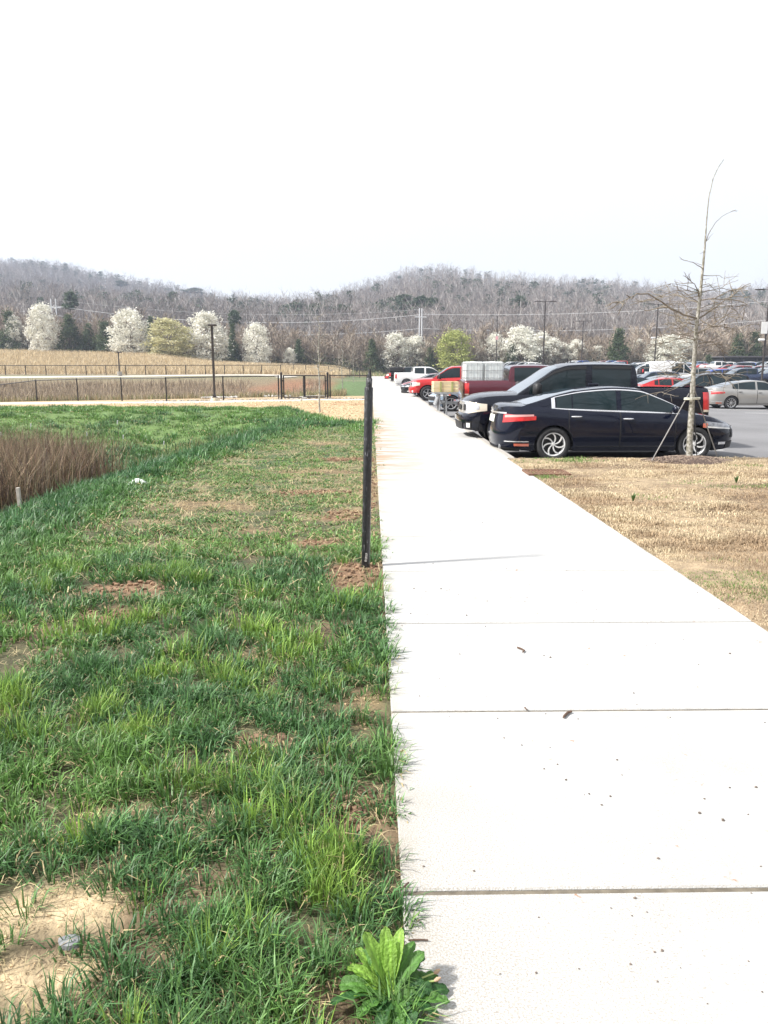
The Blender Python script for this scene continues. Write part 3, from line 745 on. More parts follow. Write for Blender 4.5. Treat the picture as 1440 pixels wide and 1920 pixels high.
o = blades('straw_litter', *cat[:2], cat[2], cat[3], cat[4], cat[5], cat[6], [M['strawb']], z0=cat[7], bend=.15); tag(o, kind='stuff')

# dormant turf to the right of the sidewalk
def turf(n, y0, y1, h, w):
    by = y0+(y1-y0)*rng.random(n); bx = XR-.012+(np.maximum(by*.57+1.2, 4.4)-XR)*rng.random(n)
    k = bx < np.maximum(by*.57+1.0, 4.4); bx, by = bx[k], by[k]
    rag = fbm(bx*.5, by, .35, 61); k = (rng.random(len(bx)) < .35+1.3*(rag-.2)) & (((bx-TREE[0])/.72)**2 + ((by-TREE[1])/.42)**2 > 1)
    bx, by, rag = bx[k], by[k], rag[k]; n = len(bx)
    col = (np.array([.60, .49, .32])*(1-ss(.4, .7, fbm(bx*.7, by, .45, 62)))[:, None] + np.array([.40, .29, .18])*ss(.4, .7, fbm(bx*.7, by, .45, 62))[:, None])*(.55+.75*rng.random(n))[:, None]
    gr = (ss(.60, .70, fbm(bx*.5, by, .9, 63)) > rng.random(n)*1.2); col[gr] = np.array([.14, .24, .05])*(.6+.6*rng.random(gr.sum()))[:, None]
    hh = h*(.45+rng.random(n))*(.25+2.6*rag**2)
    return (bx, by, hh, w*(.6+.8*rng.random(n)), rng.random(n)*2*PI, .75+.7*rng.random(n), col, np.full(n, .0))
TREE = (5.47, 13.15)
tp = [turf(52000, .6, 3.7, .032, .0032), turf(46000, 3.6, 7, .035, .0035), turf(80000, 6.5, LOTY-.16, .042, .0065)]
cat = [np.concatenate([p[i] for p in tp]) for i in range(8)]
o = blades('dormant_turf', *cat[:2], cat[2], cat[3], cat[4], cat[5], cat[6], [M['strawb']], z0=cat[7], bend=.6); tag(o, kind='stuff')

# reed and weed beds
def stalks(name, n, reg, h, w, cols, leanm=.12, lab=None, z=None):
    bx, by = reg(n); n = len(bx); ci = rng.integers(0, len(cols), n); col = np.array(cols)[ci]*(.6+.7*rng.random(n))[:, None]
    hh = h*(.35+.8*rng.random(n)); o = blades(name, bx, by, hh, w*(.5+rng.random(n)), rng.random(n)*2*PI, np.abs(rng.normal(leanm, .18, n)), col, [M['strawb']], bend=.4)
    tag(o, kind='stuff'); return o
def reg_bog(n):
    x = -14+8.6*rng.random(n); y = 10.2+13.6*rng.random(n)
    d = ((x+11.2)/5.2)**2 + ((y-16)/6.2)**2; k = d + .55*(fbm(x, y, 1.1, 71)-.5)*2 < .9
    return x[k], y[k]
stalks('bog_weeds', 62000, reg_bog, 1.5, .012, [(.20, .12, .075), (.30, .205, .125), (.12, .08, .06), (.34, .26, .17), (.16, .14, .07), (.10, .075, .055)], .38)
def reg_low(n):
    x = -15.5+11.5*rng.random(n); y = 9.4+15*rng.random(n); k = fbm(x, y, 1.4, 72) > .45; k &= x < crest(y)-1.6; return x[k], y[k]
stalks('low_reeds', 7000, reg_low, .4, .02, [(.16, .17, .06), (.24, .19, .09)], .3)
def reg_b2(n):
    y = 46.5+46*rng.random(n)**1.2; x = -2-(.62*y+4)*rng.random(n)
    k = (x < -5.5) & ((fbm(x, y, 7, 73) > .46) | (x < -14)) & ((y > 58) | (rng.random(len(y)) < .7)) & (((x < -17.5) | (y > 74)) | (rng.random(len(y)) < .06)); return x[k], y[k]
stalks('basin_reeds', 80000, reg_b2, .9, .045, [(.40, .32, .22), (.33, .26, .19), (.22, .17, .125), (.48, .39, .27)], .25)
def reg_b3(n):
    x = -1.5-34*rng.random(n)**1.2; y = 44.6+4.5*rng.random(n); return x, y
stalks('basin_weeds', 9000, reg_b3, .42, .03, [(.40, .32, .2), (.30, .25, .14), (.2, .22, .09)], .3)
def reg_field(n):
    y = 106+62*rng.random(n); x = -2-(.60*y+10)*rng.random(n); k = (x < -4) & ((y > 118) | (rng.random(len(y)) < .35)); return x[k], y[k]
stalks('meadow_grass', 150000, reg_field, .95, .06, [(.60, .49, .31), (.52, .42, .26), (.65, .55, .37), (.42, .33, .21)], .28)
def reg_f4(n):
    y = 150+18*rng.random(n); x = -6+16*rng.random(n); return x, y
stalks('path_end_grass', 2500, reg_f4, .7, .12, [(.4, .33, .2), (.16, .22, .08)], .1)

# ------------------------------------------------------------------ dirt clods, mulch, pebbles, litter
def clods(name, spots, m, kind='stuff', flat=.7):
    mb = MB(); ico = [(0, 0, 1), (.894, 0, .447), (.276, .851, .447), (-.724, .526, .447), (-.724, -.526, .447), (.276, -.851, .447), (.724, .526, -.447), (-.276, .851, -.447), (-.894, 0, -.447), (-.276, -.851, -.447), (.724, -.526, -.447), (0, 0, -1)]
    tf = [(0,1,2),(0,2,3),(0,3,4),(0,4,5),(0,5,1),(1,6,2),(2,7,3),(3,8,4),(4,9,5),(5,10,1),(6,7,2),(7,8,3),(8,9,4),(9,10,5),(10,6,1),(11,7,6),(11,8,7),(11,9,8),(11,10,9),(11,6,10)]
    for x, y, z, s in spots:
        q = random.random()*6.3; ca, sa = math.cos(q), math.sin(q); vs = []
        for a, b, cc in ico:
            k = s*(.65+.6*random.random()); a, b = a*ca-b*sa, a*sa+b*ca; vs.append((x+a*k, y+b*k*.85, z+cc*k*flat))
        mb.add(vs, tf)
    o = mb.build(name, m, None, 0); return tag(o, kind=kind)
M['clay'] = mat('clay_clods', (.225, .14, .085), .95, var=.35, vscale=14, bump=.6, bscale=60)
M['tanclay'] = mat('pale_clay', (.5, .36, .21), .95, var=.3, vscale=14)
cl = []
for (a, b, rx, ry, k) in BARE:
    if k != 'dirt' or b > 14: continue
    for i in range(int(170*min(1.6, max(.3, rx*ry*8)))):
        t = random.random()*6.3; r = random.random()**.6*1.05; x = a+math.cos(t)*r*rx; y = b+math.sin(t)*r*ry
        if bare(np.array([x]), np.array([y]))[0] < .3: continue
        if x < XL-.01 or (5.2 < b < 6.3 and x < XL+.07): cl.append((x, y, float(gz(x, y))+.008 if x < XL else .006, random.choice((.006, .009, .013, .021))*(1 if x < XL-.03 else .45)*(1+b*.03)))
clods('clay_clods', cl, M['clay'])
gr_ = []
for (a, b, rx, ry, k) in BARE:
    if k == 'dirt': continue
    for i in range(int(2600*rx*ry)+40):
        x = a+rx*1.1*random.uniform(-1, 1); y = b+ry*1.1*random.uniform(-1, 1)
        if bare(np.array([x]), np.array([y]))[0] > .25 and x < XL: gr_.append((x, y, float(gz(x, y))+.001, random.choice((.002, .003, .004, .007))))
clods('soil_grit', gr_, M['tanclay'])
M['mulch'] = mat('bark_mulch', (.075, .05, .038), .95, var=.5, vscale=30)
mu = MB(); P = []
for i in range(13):
    r = i/12; row = []
    for k in range(41):
        a = 2*PI*k/40; q = .74*(1+.09*math.sin(3*a)+.05*math.sin(7*a)); row.append((TREE[0]+math.cos(a)*r*q*1.05, TREE[1]-.05+math.sin(a)*r*q*.62, .0+.085*(1-r**2.2)+.006*random.random()))
    P.append(row)
mu.grid(P); mo = mu.build('mulch_ring', M['mulch'], None, 30); tag(mo, kind='stuff')
sp_ = []
for i in range(1500):
    a = random.random()*6.3; r = random.random()**.5; sp_.append((TREE[0]+math.cos(a)*r*.77, TREE[1]-.05+math.sin(a)*r*.46, .005+.085*(1-r**2.2), random.choice((.008, .012, .018))))
clods('mulch_chips', sp_, mat('mulch_chip', (.16, .115, .09), .9, col2=(.32, .25, .19), vscale=25), flat=.5)
M['pebble'] = mat('pebble', (.13, .10, .08), .8, var=.5, vscale=40)
pb = []
PBS = [(978,1400), (1045,1437), (1020,1445), (1061,1466), (1104,1493), (1144,1498), (1311,1531), (1234,1616), (1020,1232), (1032,1235), (910,1176), (1368,1230), (827,1105), (844,995), (892,977), (925,976), (768,1069), (776,1104), (770,1151), (950,1068), (1062,1072), (905,981), (812,1058), (875,1155), (1355,1545), (862,1228), (1417,1483), (1190,1690)]
for (px, py) in PBS:
    v = (960-py)/1440; ang = PITCH - math.atan(v); Y = EYE/math.tan(ang); p = at(px, py, Y); s_ = .0045+.0035*random.random(); pb.append((p.x, p.y, .003, s_))
for i in range(220):
    y = 1.5+random.random()**1.5*16; x = XL+.05+(XR-XL-.1)*random.random()**1.5; pb.append((x, y, .002, .002+.003*random.random()))
clods('pebbles', pb, M['pebble'], flat=.6)
M['rock'] = mat('pale_rock', (.5, .48, .45), .9, var=.2, vscale=8, bump=.5, bscale=20)
rk = []
for i in range(60): rk.append((-9.5+2.0*random.random(), 43.7+1.2*random.random(), float(gz(-8.5, 44.3))+.05, .05+.07*random.random()))
for i in range(50): rk.append((-6.2+1.5*random.random(), 44.8+1.2*random.random(), float(gz(-5.5, 45.3))+.05, .05+.08*random.random()))
for i in range(260): x = -12+11.6*random.random(); rk.append((x, 40.75+.4*random.random()+max(0, -10-x)*.2, float(gz(x, 41))+.03, .03+.03*random.random()))
clods('white_rocks', rk, M['rock'])
# ------------------------------------------------------------------ trees
M['barkg'] = mat('grey_bark', (.30, .27, .235), .9, var=.3, vscale=3)
M['barkd'] = mat('dark_bark', (.11, .085, .065), .9, var=.3, vscale=4)
M['barkp'] = mat('pale_blotched_bark', (.42, .405, .365), .85, col2=(.17, .16, .12), vscale=22, bump=.5, bscale=30, detail=5)
M['twig'] = mat('fine_twigs', (.235, .18, .145), .9, var=.25, vscale=1)
M['blossom'] = mat('pear_blossom', (.80, .79, .70), .8, attr=True, trans=.3, var=.12, vscale=1)
M['leaf'] = mat('foliage', (.1, .15, .04), .7, attr=True, trans=.25, var=.2, vscale=.8)

def rand_dir(r=random):
    z = r.uniform(-1, 1); a = r.uniform(0, 2*PI); q = math.sqrt(1-z*z); return Vector((q*math.cos(a), q*math.sin(a), z))
def skeleton(mb_t, mb_c, h, rad, rs, nb=12, up=.7, start=.25, lv=2, sides=5, spread=.45, droop=0, jit=.04, fine=3):
    """tapered trunk into mb_t, limbs and twigs into mb_c"""
    pts = []; p = Vector((0, 0, -.15)); n = 9; dx_, dy_ = 0, 0
    for i in range(n+1):
        pts.append(p.copy()); dx_ += rs.uniform(-jit, jit); dy_ += rs.uniform(-jit, jit); p = p + Vector((dx_*h/n, dy_*h/n, h/n))
    rr = [max(rad*(1-.93*i/n), rad*.05) for i in range(n+1)]
    mb_t.tube(pts, rr, sides+2)
    def limb(o, d, L, r, lev):
        q = [o]; dd = d.copy(); k = 4
        for i in range(k):
            dd = (dd + rand_dir(rs)*.22 + Vector((0, 0, (.12 if not droop else -droop)))).normalized(); q.append(q[-1]+dd*L/k)
        mb_c.tube(q, [r*(1-.85*i/k) for i in range(k+1)], 4 if lev else sides, cap=False)
        if lev > 0:
            for j in range(fine):
                i = rs.randint(1, k); e = (dd + rand_dir(rs)*.9).normalized(); limb(q[i], e, L*rs.uniform(.35, .6), r*.45, lev-1)
    for b in range(nb):
        t = start + (1-start)*.97*(b/(nb-1) if nb > 1 else 0); f = t*n; i = min(int(f), n-1); o = pts[i].lerp(pts[i+1], f-i)
        a = b*2.4 + rs.uniform(-.5, .5); e = Vector((math.cos(a), math.sin(a), up*rs.uniform(.6, 1.4))).normalized()
        L = h*spread*(1-t*.75)*rs.uniform(.6, 1.1); limb(o, e, L, rad*(1-.85*t)*.45, lv-1)
    return pts

def bare_mesh(seed, h, rad, **k):
    rs = random.Random(seed); t = MB(); c_ = MB(); skeleton(t, c_, h, rad, rs, **k); return t, c_

def cloud(name, n, shape, size, cols, seed, material, parent=None, cl=40, clr=.5, aspect=1.6):
    """leaf or blossom sprays scattered in clumps through a crown; shape(u)->points"""
    g = np.random.default_rng(seed); C0 = shape(g, cl); I = g.integers(0, cl, n)
    P = C0[I] + g.normal(0, clr, (n, 3))*np.array([1, 1, .8]); tint = g.random(cl)
    d1 = g.normal(0, 1, (n, 3)); d1 /= np.linalg.norm(d1, axis=1)[:, None]; d2 = np.cross(d1, g.normal(0, 1, (n, 3))); d2 /= np.linalg.norm(d2, axis=1)[:, None]
    s = size*(.5+g.random(n))[:, None]
    V = np.stack([P-d1*s*aspect, P-d2*s*.6, P+d1*s*aspect, P+d2*s*.6], 1).reshape(-1, 3)
    Fc = np.arange(n*4).reshape(n, 4); a, b = np.array(cols[0]), np.array(cols[1]); k = np.clip(tint[I]*.7+g.random(n)*.4, 0, 1)[:, None]
    C = np.repeat(a*(1-k)+b*k, 4, 0)
    return mesh_np(name, V, Fc, [material], parent, cols=C)
def egg(h0, h1, r, fl=.0, pw=.5):
    def f(g, n):
        a = g.random(n)*2*PI; u = g.random(n); q = np.sqrt(g.random(n))**(.8)
        prof = np.sin(np.clip(.08+.9*u, 0, 1)*PI)**pw*(1-.35*u)
        return np.stack([np.cos(a)*q*prof*r, np.sin(a)*q*prof*r, h0+(h1-h0)*u], -1)
    return f
def cone(h0, h1, r):
    def f(g, n):
        a = g.random(n)*2*PI; u = g.random(n)**1.3; q = np.sqrt(g.random(n))
        return np.stack([np.cos(a)*q*(1-u)*r+.1, np.sin(a)*q*(1-u)*r, h0+(h1-h0)*u], -1)
    return f
def tree_thing(name, x, y, label, cat, group, trunk_mb, tm, crowns, rz=0, s=1, sx=None):
    r = empty(name, (x, y, float(gz(x, y)) if not (x > 2.5 and 14 < y < 158) else float(lotz(x, y))), rz); tag(r, label, cat, group)
    r.scale = (sx or s, sx or s, s)
    if trunk_mb: trunk_mb.build('trunk', tm, r, 60)
    for c_ in crowns: c_(r)
    return r

# --- blossoming pears
def pear(seed, h=8, r=3.2, cols=((.62, .60, .50), (.86, .85, .78)), name='pear_tree', n=2600):
    t, c_ = bare_mesh(seed, h*.8, .16, nb=14, up=1.5, start=.12, lv=2, spread=.5, fine=2)
    def f(root):
        c_.build('limbs', M['barkd'], root, 0)
        cloud('crown', n, egg(h*.02, h*.98, r, pw=.42), .085*h/8*1.35, cols, seed, M['blossom'], root, cl=120, clr=.38*h/8)
    return t, f
PW = ((.60, .585, .50), (.88, .87, .80)); PG = ((.42, .40, .17), (.66, .63, .42)); PY = ((.30, .34, .10), (.45, .47, .16))
pears = [  # px, top y, width px, distance, palette, label
    (82, 578, 46, 172, PW, 'tall narrow white blossoming pear, leftmost white tree at the meadow edge'),
    (30, 600, 30, 176, PW, 'thin pale blossoming tree at the far left end of the tree line'),
    (244, 588, 62, 170, PW, 'round white blossoming pear beside the dark cedars left of the lamp post'),
    (318, 604, 78, 168, PG, 'broad yellowish green blossoming tree between two white pears'),
    (386, 593, 66, 170, PW, 'large white blossoming pear directly behind the tall dark lamp post'),
    (482, 612, 44, 172, PW, 'small round white blossoming pear standing alone left of the young street tree'),
    (543, 655, 20, 174, PW, 'tiny white flowering bush low in the brown brush'),
    (741, 630, 50, 178, PW, 'white blossoming pear above the black pickup, left of the power poles'),
    (776, 634, 46, 180, PW, 'white blossoming pear just under the central power poles'),
    (852, 622, 58, 174, PY, 'bright lime green leafing tree behind the red pickup'),
    (905, 640, 30, 182, PW, 'small white pear between the lime green tree and the sign pole'),
    (928, 630, 40, 180, PW, 'white pear behind the lamp post with the small pink sign'),
    (978, 617, 60, 176, PW, 'tallest white pear of the parking lot, left of the twin headed lamp'),
    (1014, 628, 40, 180, PW, 'white pear right behind the twin headed lamp post'),
    (1050, 645, 40, 182, PW, 'low white pear behind the dark pickup cab'),
    (1080, 641, 36, 180, PW, 'low white pear left of the green cedar in the lot'),
    (1196, 640, 28, 182, PW, 'slender white pear right of the green cedar'),
    (1250, 633, 66, 176, PW, 'wide white pear behind the white cargo van'),
    (1034, 638, 44, 179, PW, 'white pear in the gap right of the twin headed lamp'), (1122, 652, 34, 181, PW, 'low white pear touching the green cedar on its left side'), (1222, 650, 30, 180, PW, 'small white pear left of the wide one behind the van'), (800, 645, 34, 181, PW, 'small white pear right of the central power poles'),
    (1285, 638, 40, 182, PW, 'white pear seen through the staked tree branches')]
protos = {}
def ground_any(x, y): return float(lotz(x, y)) if (2.5 < x < 78 and 14 < y < 158) else float(gz(x, y))
for i, (px, ty_, wd, D, pal, lab) in enumerate(pears):
    D -= 6; p = at(px, 650, D); g0 = ground_any(p.x, p.y); h = (691-ty_)/1440*D + EYE - g0; key = (id(pal), i % 3)
    wide = wd/1440*D*1.2
    if key not in protos:
        t, f = pear(100+i*7, cols=pal, n=5600); r = empty('pear_tree', (0, 0, 0)); t.build('trunk', M['barkd'], r, 60); f(r); protos[key] = r; o = r
    else: o = copy_tree(protos[key])
    o.location = (p.x, p.y, g0); o.scale = (wide/5.6, wide/5.6, h/8); o.rotation_euler.z = i*1.3; tag(o, lab, 'blossoming tree', 'blossoming trees along the tree line')

# --- cedars and pines in the tree line
def conifer(seed, kind):
    t = MB(); t.tube([(0, 0, -.3), (0.1, 0, 4), (0, 0, 8.6)], [.2, .13, .03], 7) if kind == 'cedar' else t.tube([(0, 0, -.3), (.1, 0, 9), (0, 0, 17.6)], [.26, .2, .05], 7); r = empty('cedar_tree' if kind == 'cedar' else 'pine_tree', (0, 0, 0)); t.build('trunk', M['barkd'], r, 60)
    if kind == 'cedar': cloud('crown', 3400, cone(.3, 9.0, 3.9), .17, ((.035, .062, .026), (.09, .125, .05)), seed, M['leaf'], r, cl=110, clr=.42)
    else: cloud('crown', 2600, egg(14.2, 18.2, 3.0, pw=.6), .2, ((.03, .06, .03), (.085, .125, .06)), seed, M['leaf'], r, cl=34, clr=.42)
    return r
ced = {('cedar', 0): None, ('cedar', 1): None, ('pine', 0): None, ('pine', 1): None}
conif = [('cedar', 131, 597, 40, 182, 'dark cedar right of the leftmost white tree'), ('cedar', 197, 608, 44, 168, 'dense dark green cedar left of the round white pear'), ('cedar', 284, 600, 26, 186, 'dark cedar peeking out between white and yellowish trees'),
    ('cedar', 437, 612, 24, 182, 'dark cedar in the brush right of the tall lamp post'), ('cedar', 168, 612, 30, 188, 'grey green cedar between two darker cedars at left'), ('cedar', 560, 640, 26, 184, 'low dark cedar in the brush left of the street tree'),
    ('cedar', 697, 640, 30, 170, 'dark green cedar behind the top of the black post'), ('cedar', 20, 590, 40, 188, 'dull cedar at the left margin of the tree line'), ('cedar', 1160, 621, 44, 168, 'olive green cedar in front of the wood between the lamp posts'), ('cedar', 960, 648, 26, 186, 'small dark cedar among white pears'),
    ('cedar', 1385, 630, 34, 190, 'dark cedar left of the low dark building'), ('cedar', 1415, 626, 36, 190, 'dark cedar above the low dark building'), ('cedar', 806, 655, 24, 186, 'small dark cedar right of the power poles'), ('cedar', 1330, 668, 24, 150, 'small rounded evergreen at the left end of the dark building'),
    ('pine', 556, 568, 46, 260, 'big dark pine, leftmost of the pine clump halfway up the slope'), ('pine', 592, 570, 30, 262, 'dark pine in the middle of the left pine clump'), ('pine', 640, 572, 36, 262, 'dark pine at the right end of the left pine clump'), ('pine', 760, 553, 40, 290, 'big dark pine above and left of the power poles'), ('pine', 790, 556, 36, 290, 'big dark pine straight above the power poles'), ('pine', 815, 560, 30, 292, 'dark pine right above the power poles'),
    ('pine', 365, 540, 30, 420, 'round dark pine on the slope above the large white pear'), ('pine', 438, 583, 22, 300, 'single dark pine on the slope right of the tall lamp post'), ('pine', 975, 556, 28, 420, 'dark pine on the slope left of the twin headed lamp'), ('pine', 130, 548, 22, 500, 'dark pine on the left hillside'), ('pine', 226, 526, 20, 640, 'dark pine high on the left hillside'), ('pine', 325, 548, 20, 420, 'dark pine on the slope above the yellowish tree'),
    ('pine', 1383, 532, 28, 520, 'dark pine near the ridge left of the rightmost lamp'), ('pine', 1338, 534, 22, 600, 'small ridge pine right of the staked tree')]
for i, (k, px, ty_, wd, D, lab) in enumerate(conif):
    key = (k, i % 2)
    if ced[key] is None: ced[key] = conifer(300+i, k); o = ced[key]
    else: o = copy_tree(ced[key])
    if k == 'cedar': D = min(D, 170)
    p = at(px, 650, D); g0 = ground_any(p.x, p.y) if D < 200 else float(gz(p.x, p.y)); h = (691-ty_)/1440*D + EYE - g0; wide = wd/1440*D
    h = min(max(h, 3), 26)
    if D > 200:                       # stand on the slope where that crown is seen
        for D2 in range(206, 1000, 4):
            q = at(px, ty_, D2)
            if float(gz(q.x, q.y)) + 16 >= q.z: break
        p = q; g0 = float(gz(p.x, p.y)); h = max(min(18, q.z-g0), 11); wide = wd/1440*D2*1.25
    o.location = (p.x, p.y, g0); o.scale = (wide/5.2, wide/5.2, h/(9.2 if k == 'cedar' else 18.6)); o.rotation_euler.z = i*.9
    tag(o, lab, 'cedar' if k == 'cedar' else 'pine', 'cedars in the tree line' if k == 'cedar' else 'dark pines on the wooded slope')

# --- hill forest: one mass nobody could count
def forest_proto(seed, h, nb, twigs, ws=1):
    rs = random.Random(seed); V = []; Fc = []; C = []
    tc = np.array([.345, .325, .31])*rs.uniform(.75, 1.25); wc = np.array([.215, .183, .165])
    def blade(a, b, wa, wb, col):
        d = (b-a).normalized(); s = d.cross(rand_dir(rs)).normalized()*ws; k = len(V)
        V.extend([a-s*wa, a+s*wa, b+s*wb, b-s*wb]); Fc.append((k, k+1, k+2, k+3)); C.extend([col]*4)
    p = Vector((0, 0, 0)); top = Vector((rs.uniform(-.8, .8), rs.uniform(-.8, .8), h))
    m_ = Vector((rs.uniform(-.3, .3), rs.uniform(-.3, .3), h*.5))
    for q in (0, 1):
        blade(p, m_, .2, .15, tc); blade(m_, top, .15, .03, tc)
    for b in range(nb):
        t = rs.uniform(.3, .92); o = p.lerp(m_, t*2) if t < .5 else m_.lerp(top, t*2-1); a = rs.uniform(0, 6.3)
        e = Vector((math.cos(a), math.sin(a), rs.uniform(.9, 2.0))).normalized(); L = h*rs.uniform(.16, .32)*(1.15-t*.5); en = o+e*L
        blade(o, en, .09, .035, tc*.92)
        for j in range(twigs):
            s0 = o.lerp(en, rs.uniform(.3, 1)); d = (e+rand_dir(rs)*.8); d.z = abs(d.z)+.2; d.normalize(); blade(s0, s0+d*L*rs.uniform(.35, .7), .05, .02, wc*rs.uniform(.8, 1.3))
    return np.array([tuple(v) for v in V]), np.array(Fc), np.array(C)
fp = [forest_proto(s, rnd, nb, tw) for s, rnd, nb, tw in ((1, 17, 14, 4), (2, 19, 16, 4), (3, 15, 13, 4), (4, 21, 15, 4), (5, 18, 12, 5))]
def scatter(name, X, Y, S, mats, protos_, dark=None):
    Vs, Fs, Cs = [], [], []; off = 0; Z = gz(X, Y)
    pick = rng.integers(0, len(protos_), len(X)); rot = rng.random(len(X))*2*PI; tint = .8+.45*rng.random(len(X))
    if dark is not None: tint = tint*dark
    for k, (v, f, c_) in enumerate(protos_):
        I = np.where(pick == k)[0]; n = len(I)
        if not n: continue
        ca, sa = np.cos(rot[I])[:, None], np.sin(rot[I])[:, None]; s = S[I][:, None]
        x = (v[:, 0][None]*ca - v[:, 1][None]*sa)*s + X[I][:, None]; y = (v[:, 0][None]*sa + v[:, 1][None]*ca)*s + Y[I][:, None]; z = v[:, 2][None]*s + Z[I][:, None]-.3
        Vs.append(np.stack([x, y, z], -1).reshape(-1, 3)); Fs.append((f[None] + (np.arange(n)*len(v))[:, None, None]).reshape(-1, f.shape[1]) + off); off += n*len(v)
        Cs.append((c_[None]*tint[I][:, None, None]).reshape(-1, 3))
    return mesh_np(name, np.concatenate(Vs), np.concatenate(Fs), mats, cols=np.concatenate(Cs))
M['wood'] = mat('bare_wood', (.2, .2, .2), .95, attr=True, var=.15, vscale=.02)
n = 25000; d = 213+820*rng.random(n)**1.2; az = rng.uniform(-.62, .62, n); X = az*d; Y = d
pxx = pxof(X, Y); Rr = ridgeR(pxx); k = (Y < Rr+12) & (rng.random(n) < np.where(Y < 260, .8, .95)); X, Y = X[k], Y[k]
o = scatter('hill_forest', X, Y, .5+.38*rng.random(len(X)), [M['wood']], fp); tag(o, kind='stuff'); print('forest', len(X))
# scattered pines through the forest and along the ridge
def pine_proto(seed):
    g = np.random.default_rng(seed); cl = 13; C0 = np.stack([g.normal(0, 1.5, cl), g.normal(0, 1.5, cl), g.uniform(9, 16.5, cl)], -1); n = 190; I = g.integers(0, cl, n); P = C0[I]+g.normal(0, .75, (n, 3))*np.array([1.2, 1.2, .55])
    d1 = g.normal(0, 1, (n, 3)); d1 /= np.linalg.norm(d1, axis=1)[:, None]; d2 = np.cross(d1, g.normal(0, 1, (n, 3))); d2 /= np.linalg.norm(d2, axis=1)[:, None]
    V = np.stack([P-d1*.5, P-d2*.35, P+d1*.5, P+d2*.35], 1).reshape(-1, 3); C = np.repeat(np.array([.05, .08, .045])*(.6+.9*g.random(n))[:, None], 4, 0)
    t = np.array([[-.22, 0, 0], [.22, 0, 0], [.08, 0, 16], [-.08, 0, 16], [0, -.22, 0], [0, .22, 0], [0, .08, 16], [0, -.08, 16]]); V = np.concatenate([V, t]); C = np.concatenate([C, np.tile([.16, .12, .10], (8, 1))])
    Fc = np.concatenate([np.arange(n*4).reshape(n, 4), [[n*4, n*4+1, n*4+2, n*4+3], [n*4+4, n*4+5, n*4+6, n*4+7]]]); return V, Fc, C
pp = [pine_proto(s) for s in (1, 2, 3)]
n = 1500; d = 260+760*rng.random(n); X = rng.uniform(-.6, .6, n)*d; Y = d; Rr = ridgeR(pxof(X, Y)); dens = fbm(X, Y, 90, 81)
k = (Y < Rr+8) & ((rng.random(n) < .24+.9*ss(.54, .66, dens)) | ((Y > Rr-25) & (rng.random(n) < .6))); X, Y = X[k], Y[k]
o = scatter('forest_pines', X, Y, .65+.35*rng.random(len(X)), [M['leaf']], pp); tag(o, kind='stuff')
# brush at the foot of the wood
n = 6500; Y = 170+32*rng.random(n); X = rng.uniform(-.60, .58, n)*Y; k = ~((X > 0) & (Y < 166)); X, Y = X[k], Y[k]
bp = []
for s in (11, 12, 13):
    v, f, c_ = forest_proto(s, 4.2, 24, 7, .42); bp.append((v*np.array([1.2, 1.2, 1]), f, c_*np.array([1.15, 1.08, .92])))
o = scatter('brush', X, Y, .3+1.25*rng.random(len(X))**1.8 + .5*ss(180, 200, Y) + .7*(rng.random(len(X)) < .1), [M['wood']], bp); tag(o, kind='stuff')
n = 1500; Y = 169+24*rng.random(n); X = rng.uniform(-.6, .58, n)*Y
def bush_proto(seed, col):
    g = np.random.default_rng(seed); n = 150; P = g.normal(0, .75, (n, 3)); P[:, 2] = np.abs(P[:, 2])*1.2
    d1 = g.normal(0, 1, (n, 3)); d1 /= np.linalg.norm(d1, axis=1)[:, None]; d2 = np.cross(d1, g.normal(0, 1, (n, 3))); d2 /= np.linalg.norm(d2, axis=1)[:, None]
    V = np.stack([P-d1*.16, P-d2*.12, P+d1*.16, P+d2*.12], 1).reshape(-1, 3); return V, np.arange(n*4).reshape(n, 4), np.repeat(np.array(col)*(.5+g.random(n))[:, None], 4, 0)
o = scatter('undergrowth', X, Y, .6+1.1*rng.random(n)**1.5, [M['leaf']], [bush_proto(1, (.13, .13, .07)), bush_proto(2, (.19, .155, .095)), bush_proto(3, (.08, .105, .045))]); tag(o, kind='stuff')

# --- bare trees one can tell apart in front of the wood
bares = [(12, 600, 190, 'dull grey bare tree at the left end of the tree line', 'barkd'), (45, 590, 192, 'dark bare tree between the two leftmost white trees', 'barkd'), (530, 640, 182, 'bare brown tree left of the tiny flowering bush', 'barkd'), (596, 632, 186, 'bare tree in the brush right behind the young street tree', 'barkg'), (655, 625, 182, 'bare tree with a greenish top above the second street tree', 'barkd'), (720, 612, 190, 'wide grey bare tree above the black post', 'barkg'),
         (868, 578, 230, 'tall pale forked bare tree above the lime green tree', 'barkg'), (1150, 600, 200, 'pale bare tree behind the green cedar', 'barkg'), (1206, 570, 230, 'tall pale bare tree right of the second twin headed lamp', 'barkg'), (1310, 610, 196, 'brown bare tree behind the staked tree', 'barkd'), (1350, 622, 192, 'reddish brown bare tree left of the dark building', 'barkd'), (1432, 610, 192, 'bare tree at the right edge above the dark building', 'barkg'), (1035, 596, 220, 'pale bare tree between two twin headed lamps', 'barkg'), (950, 600, 215, 'pale bare tree over the sign pole', 'barkg')]
bt = [bare_mesh(500+i, 11, .2, nb=13, up=1.3, start=.3, lv=3, spread=.42, fine=3, jit=.02) for i in range(2)]
bmesh_cache = {}
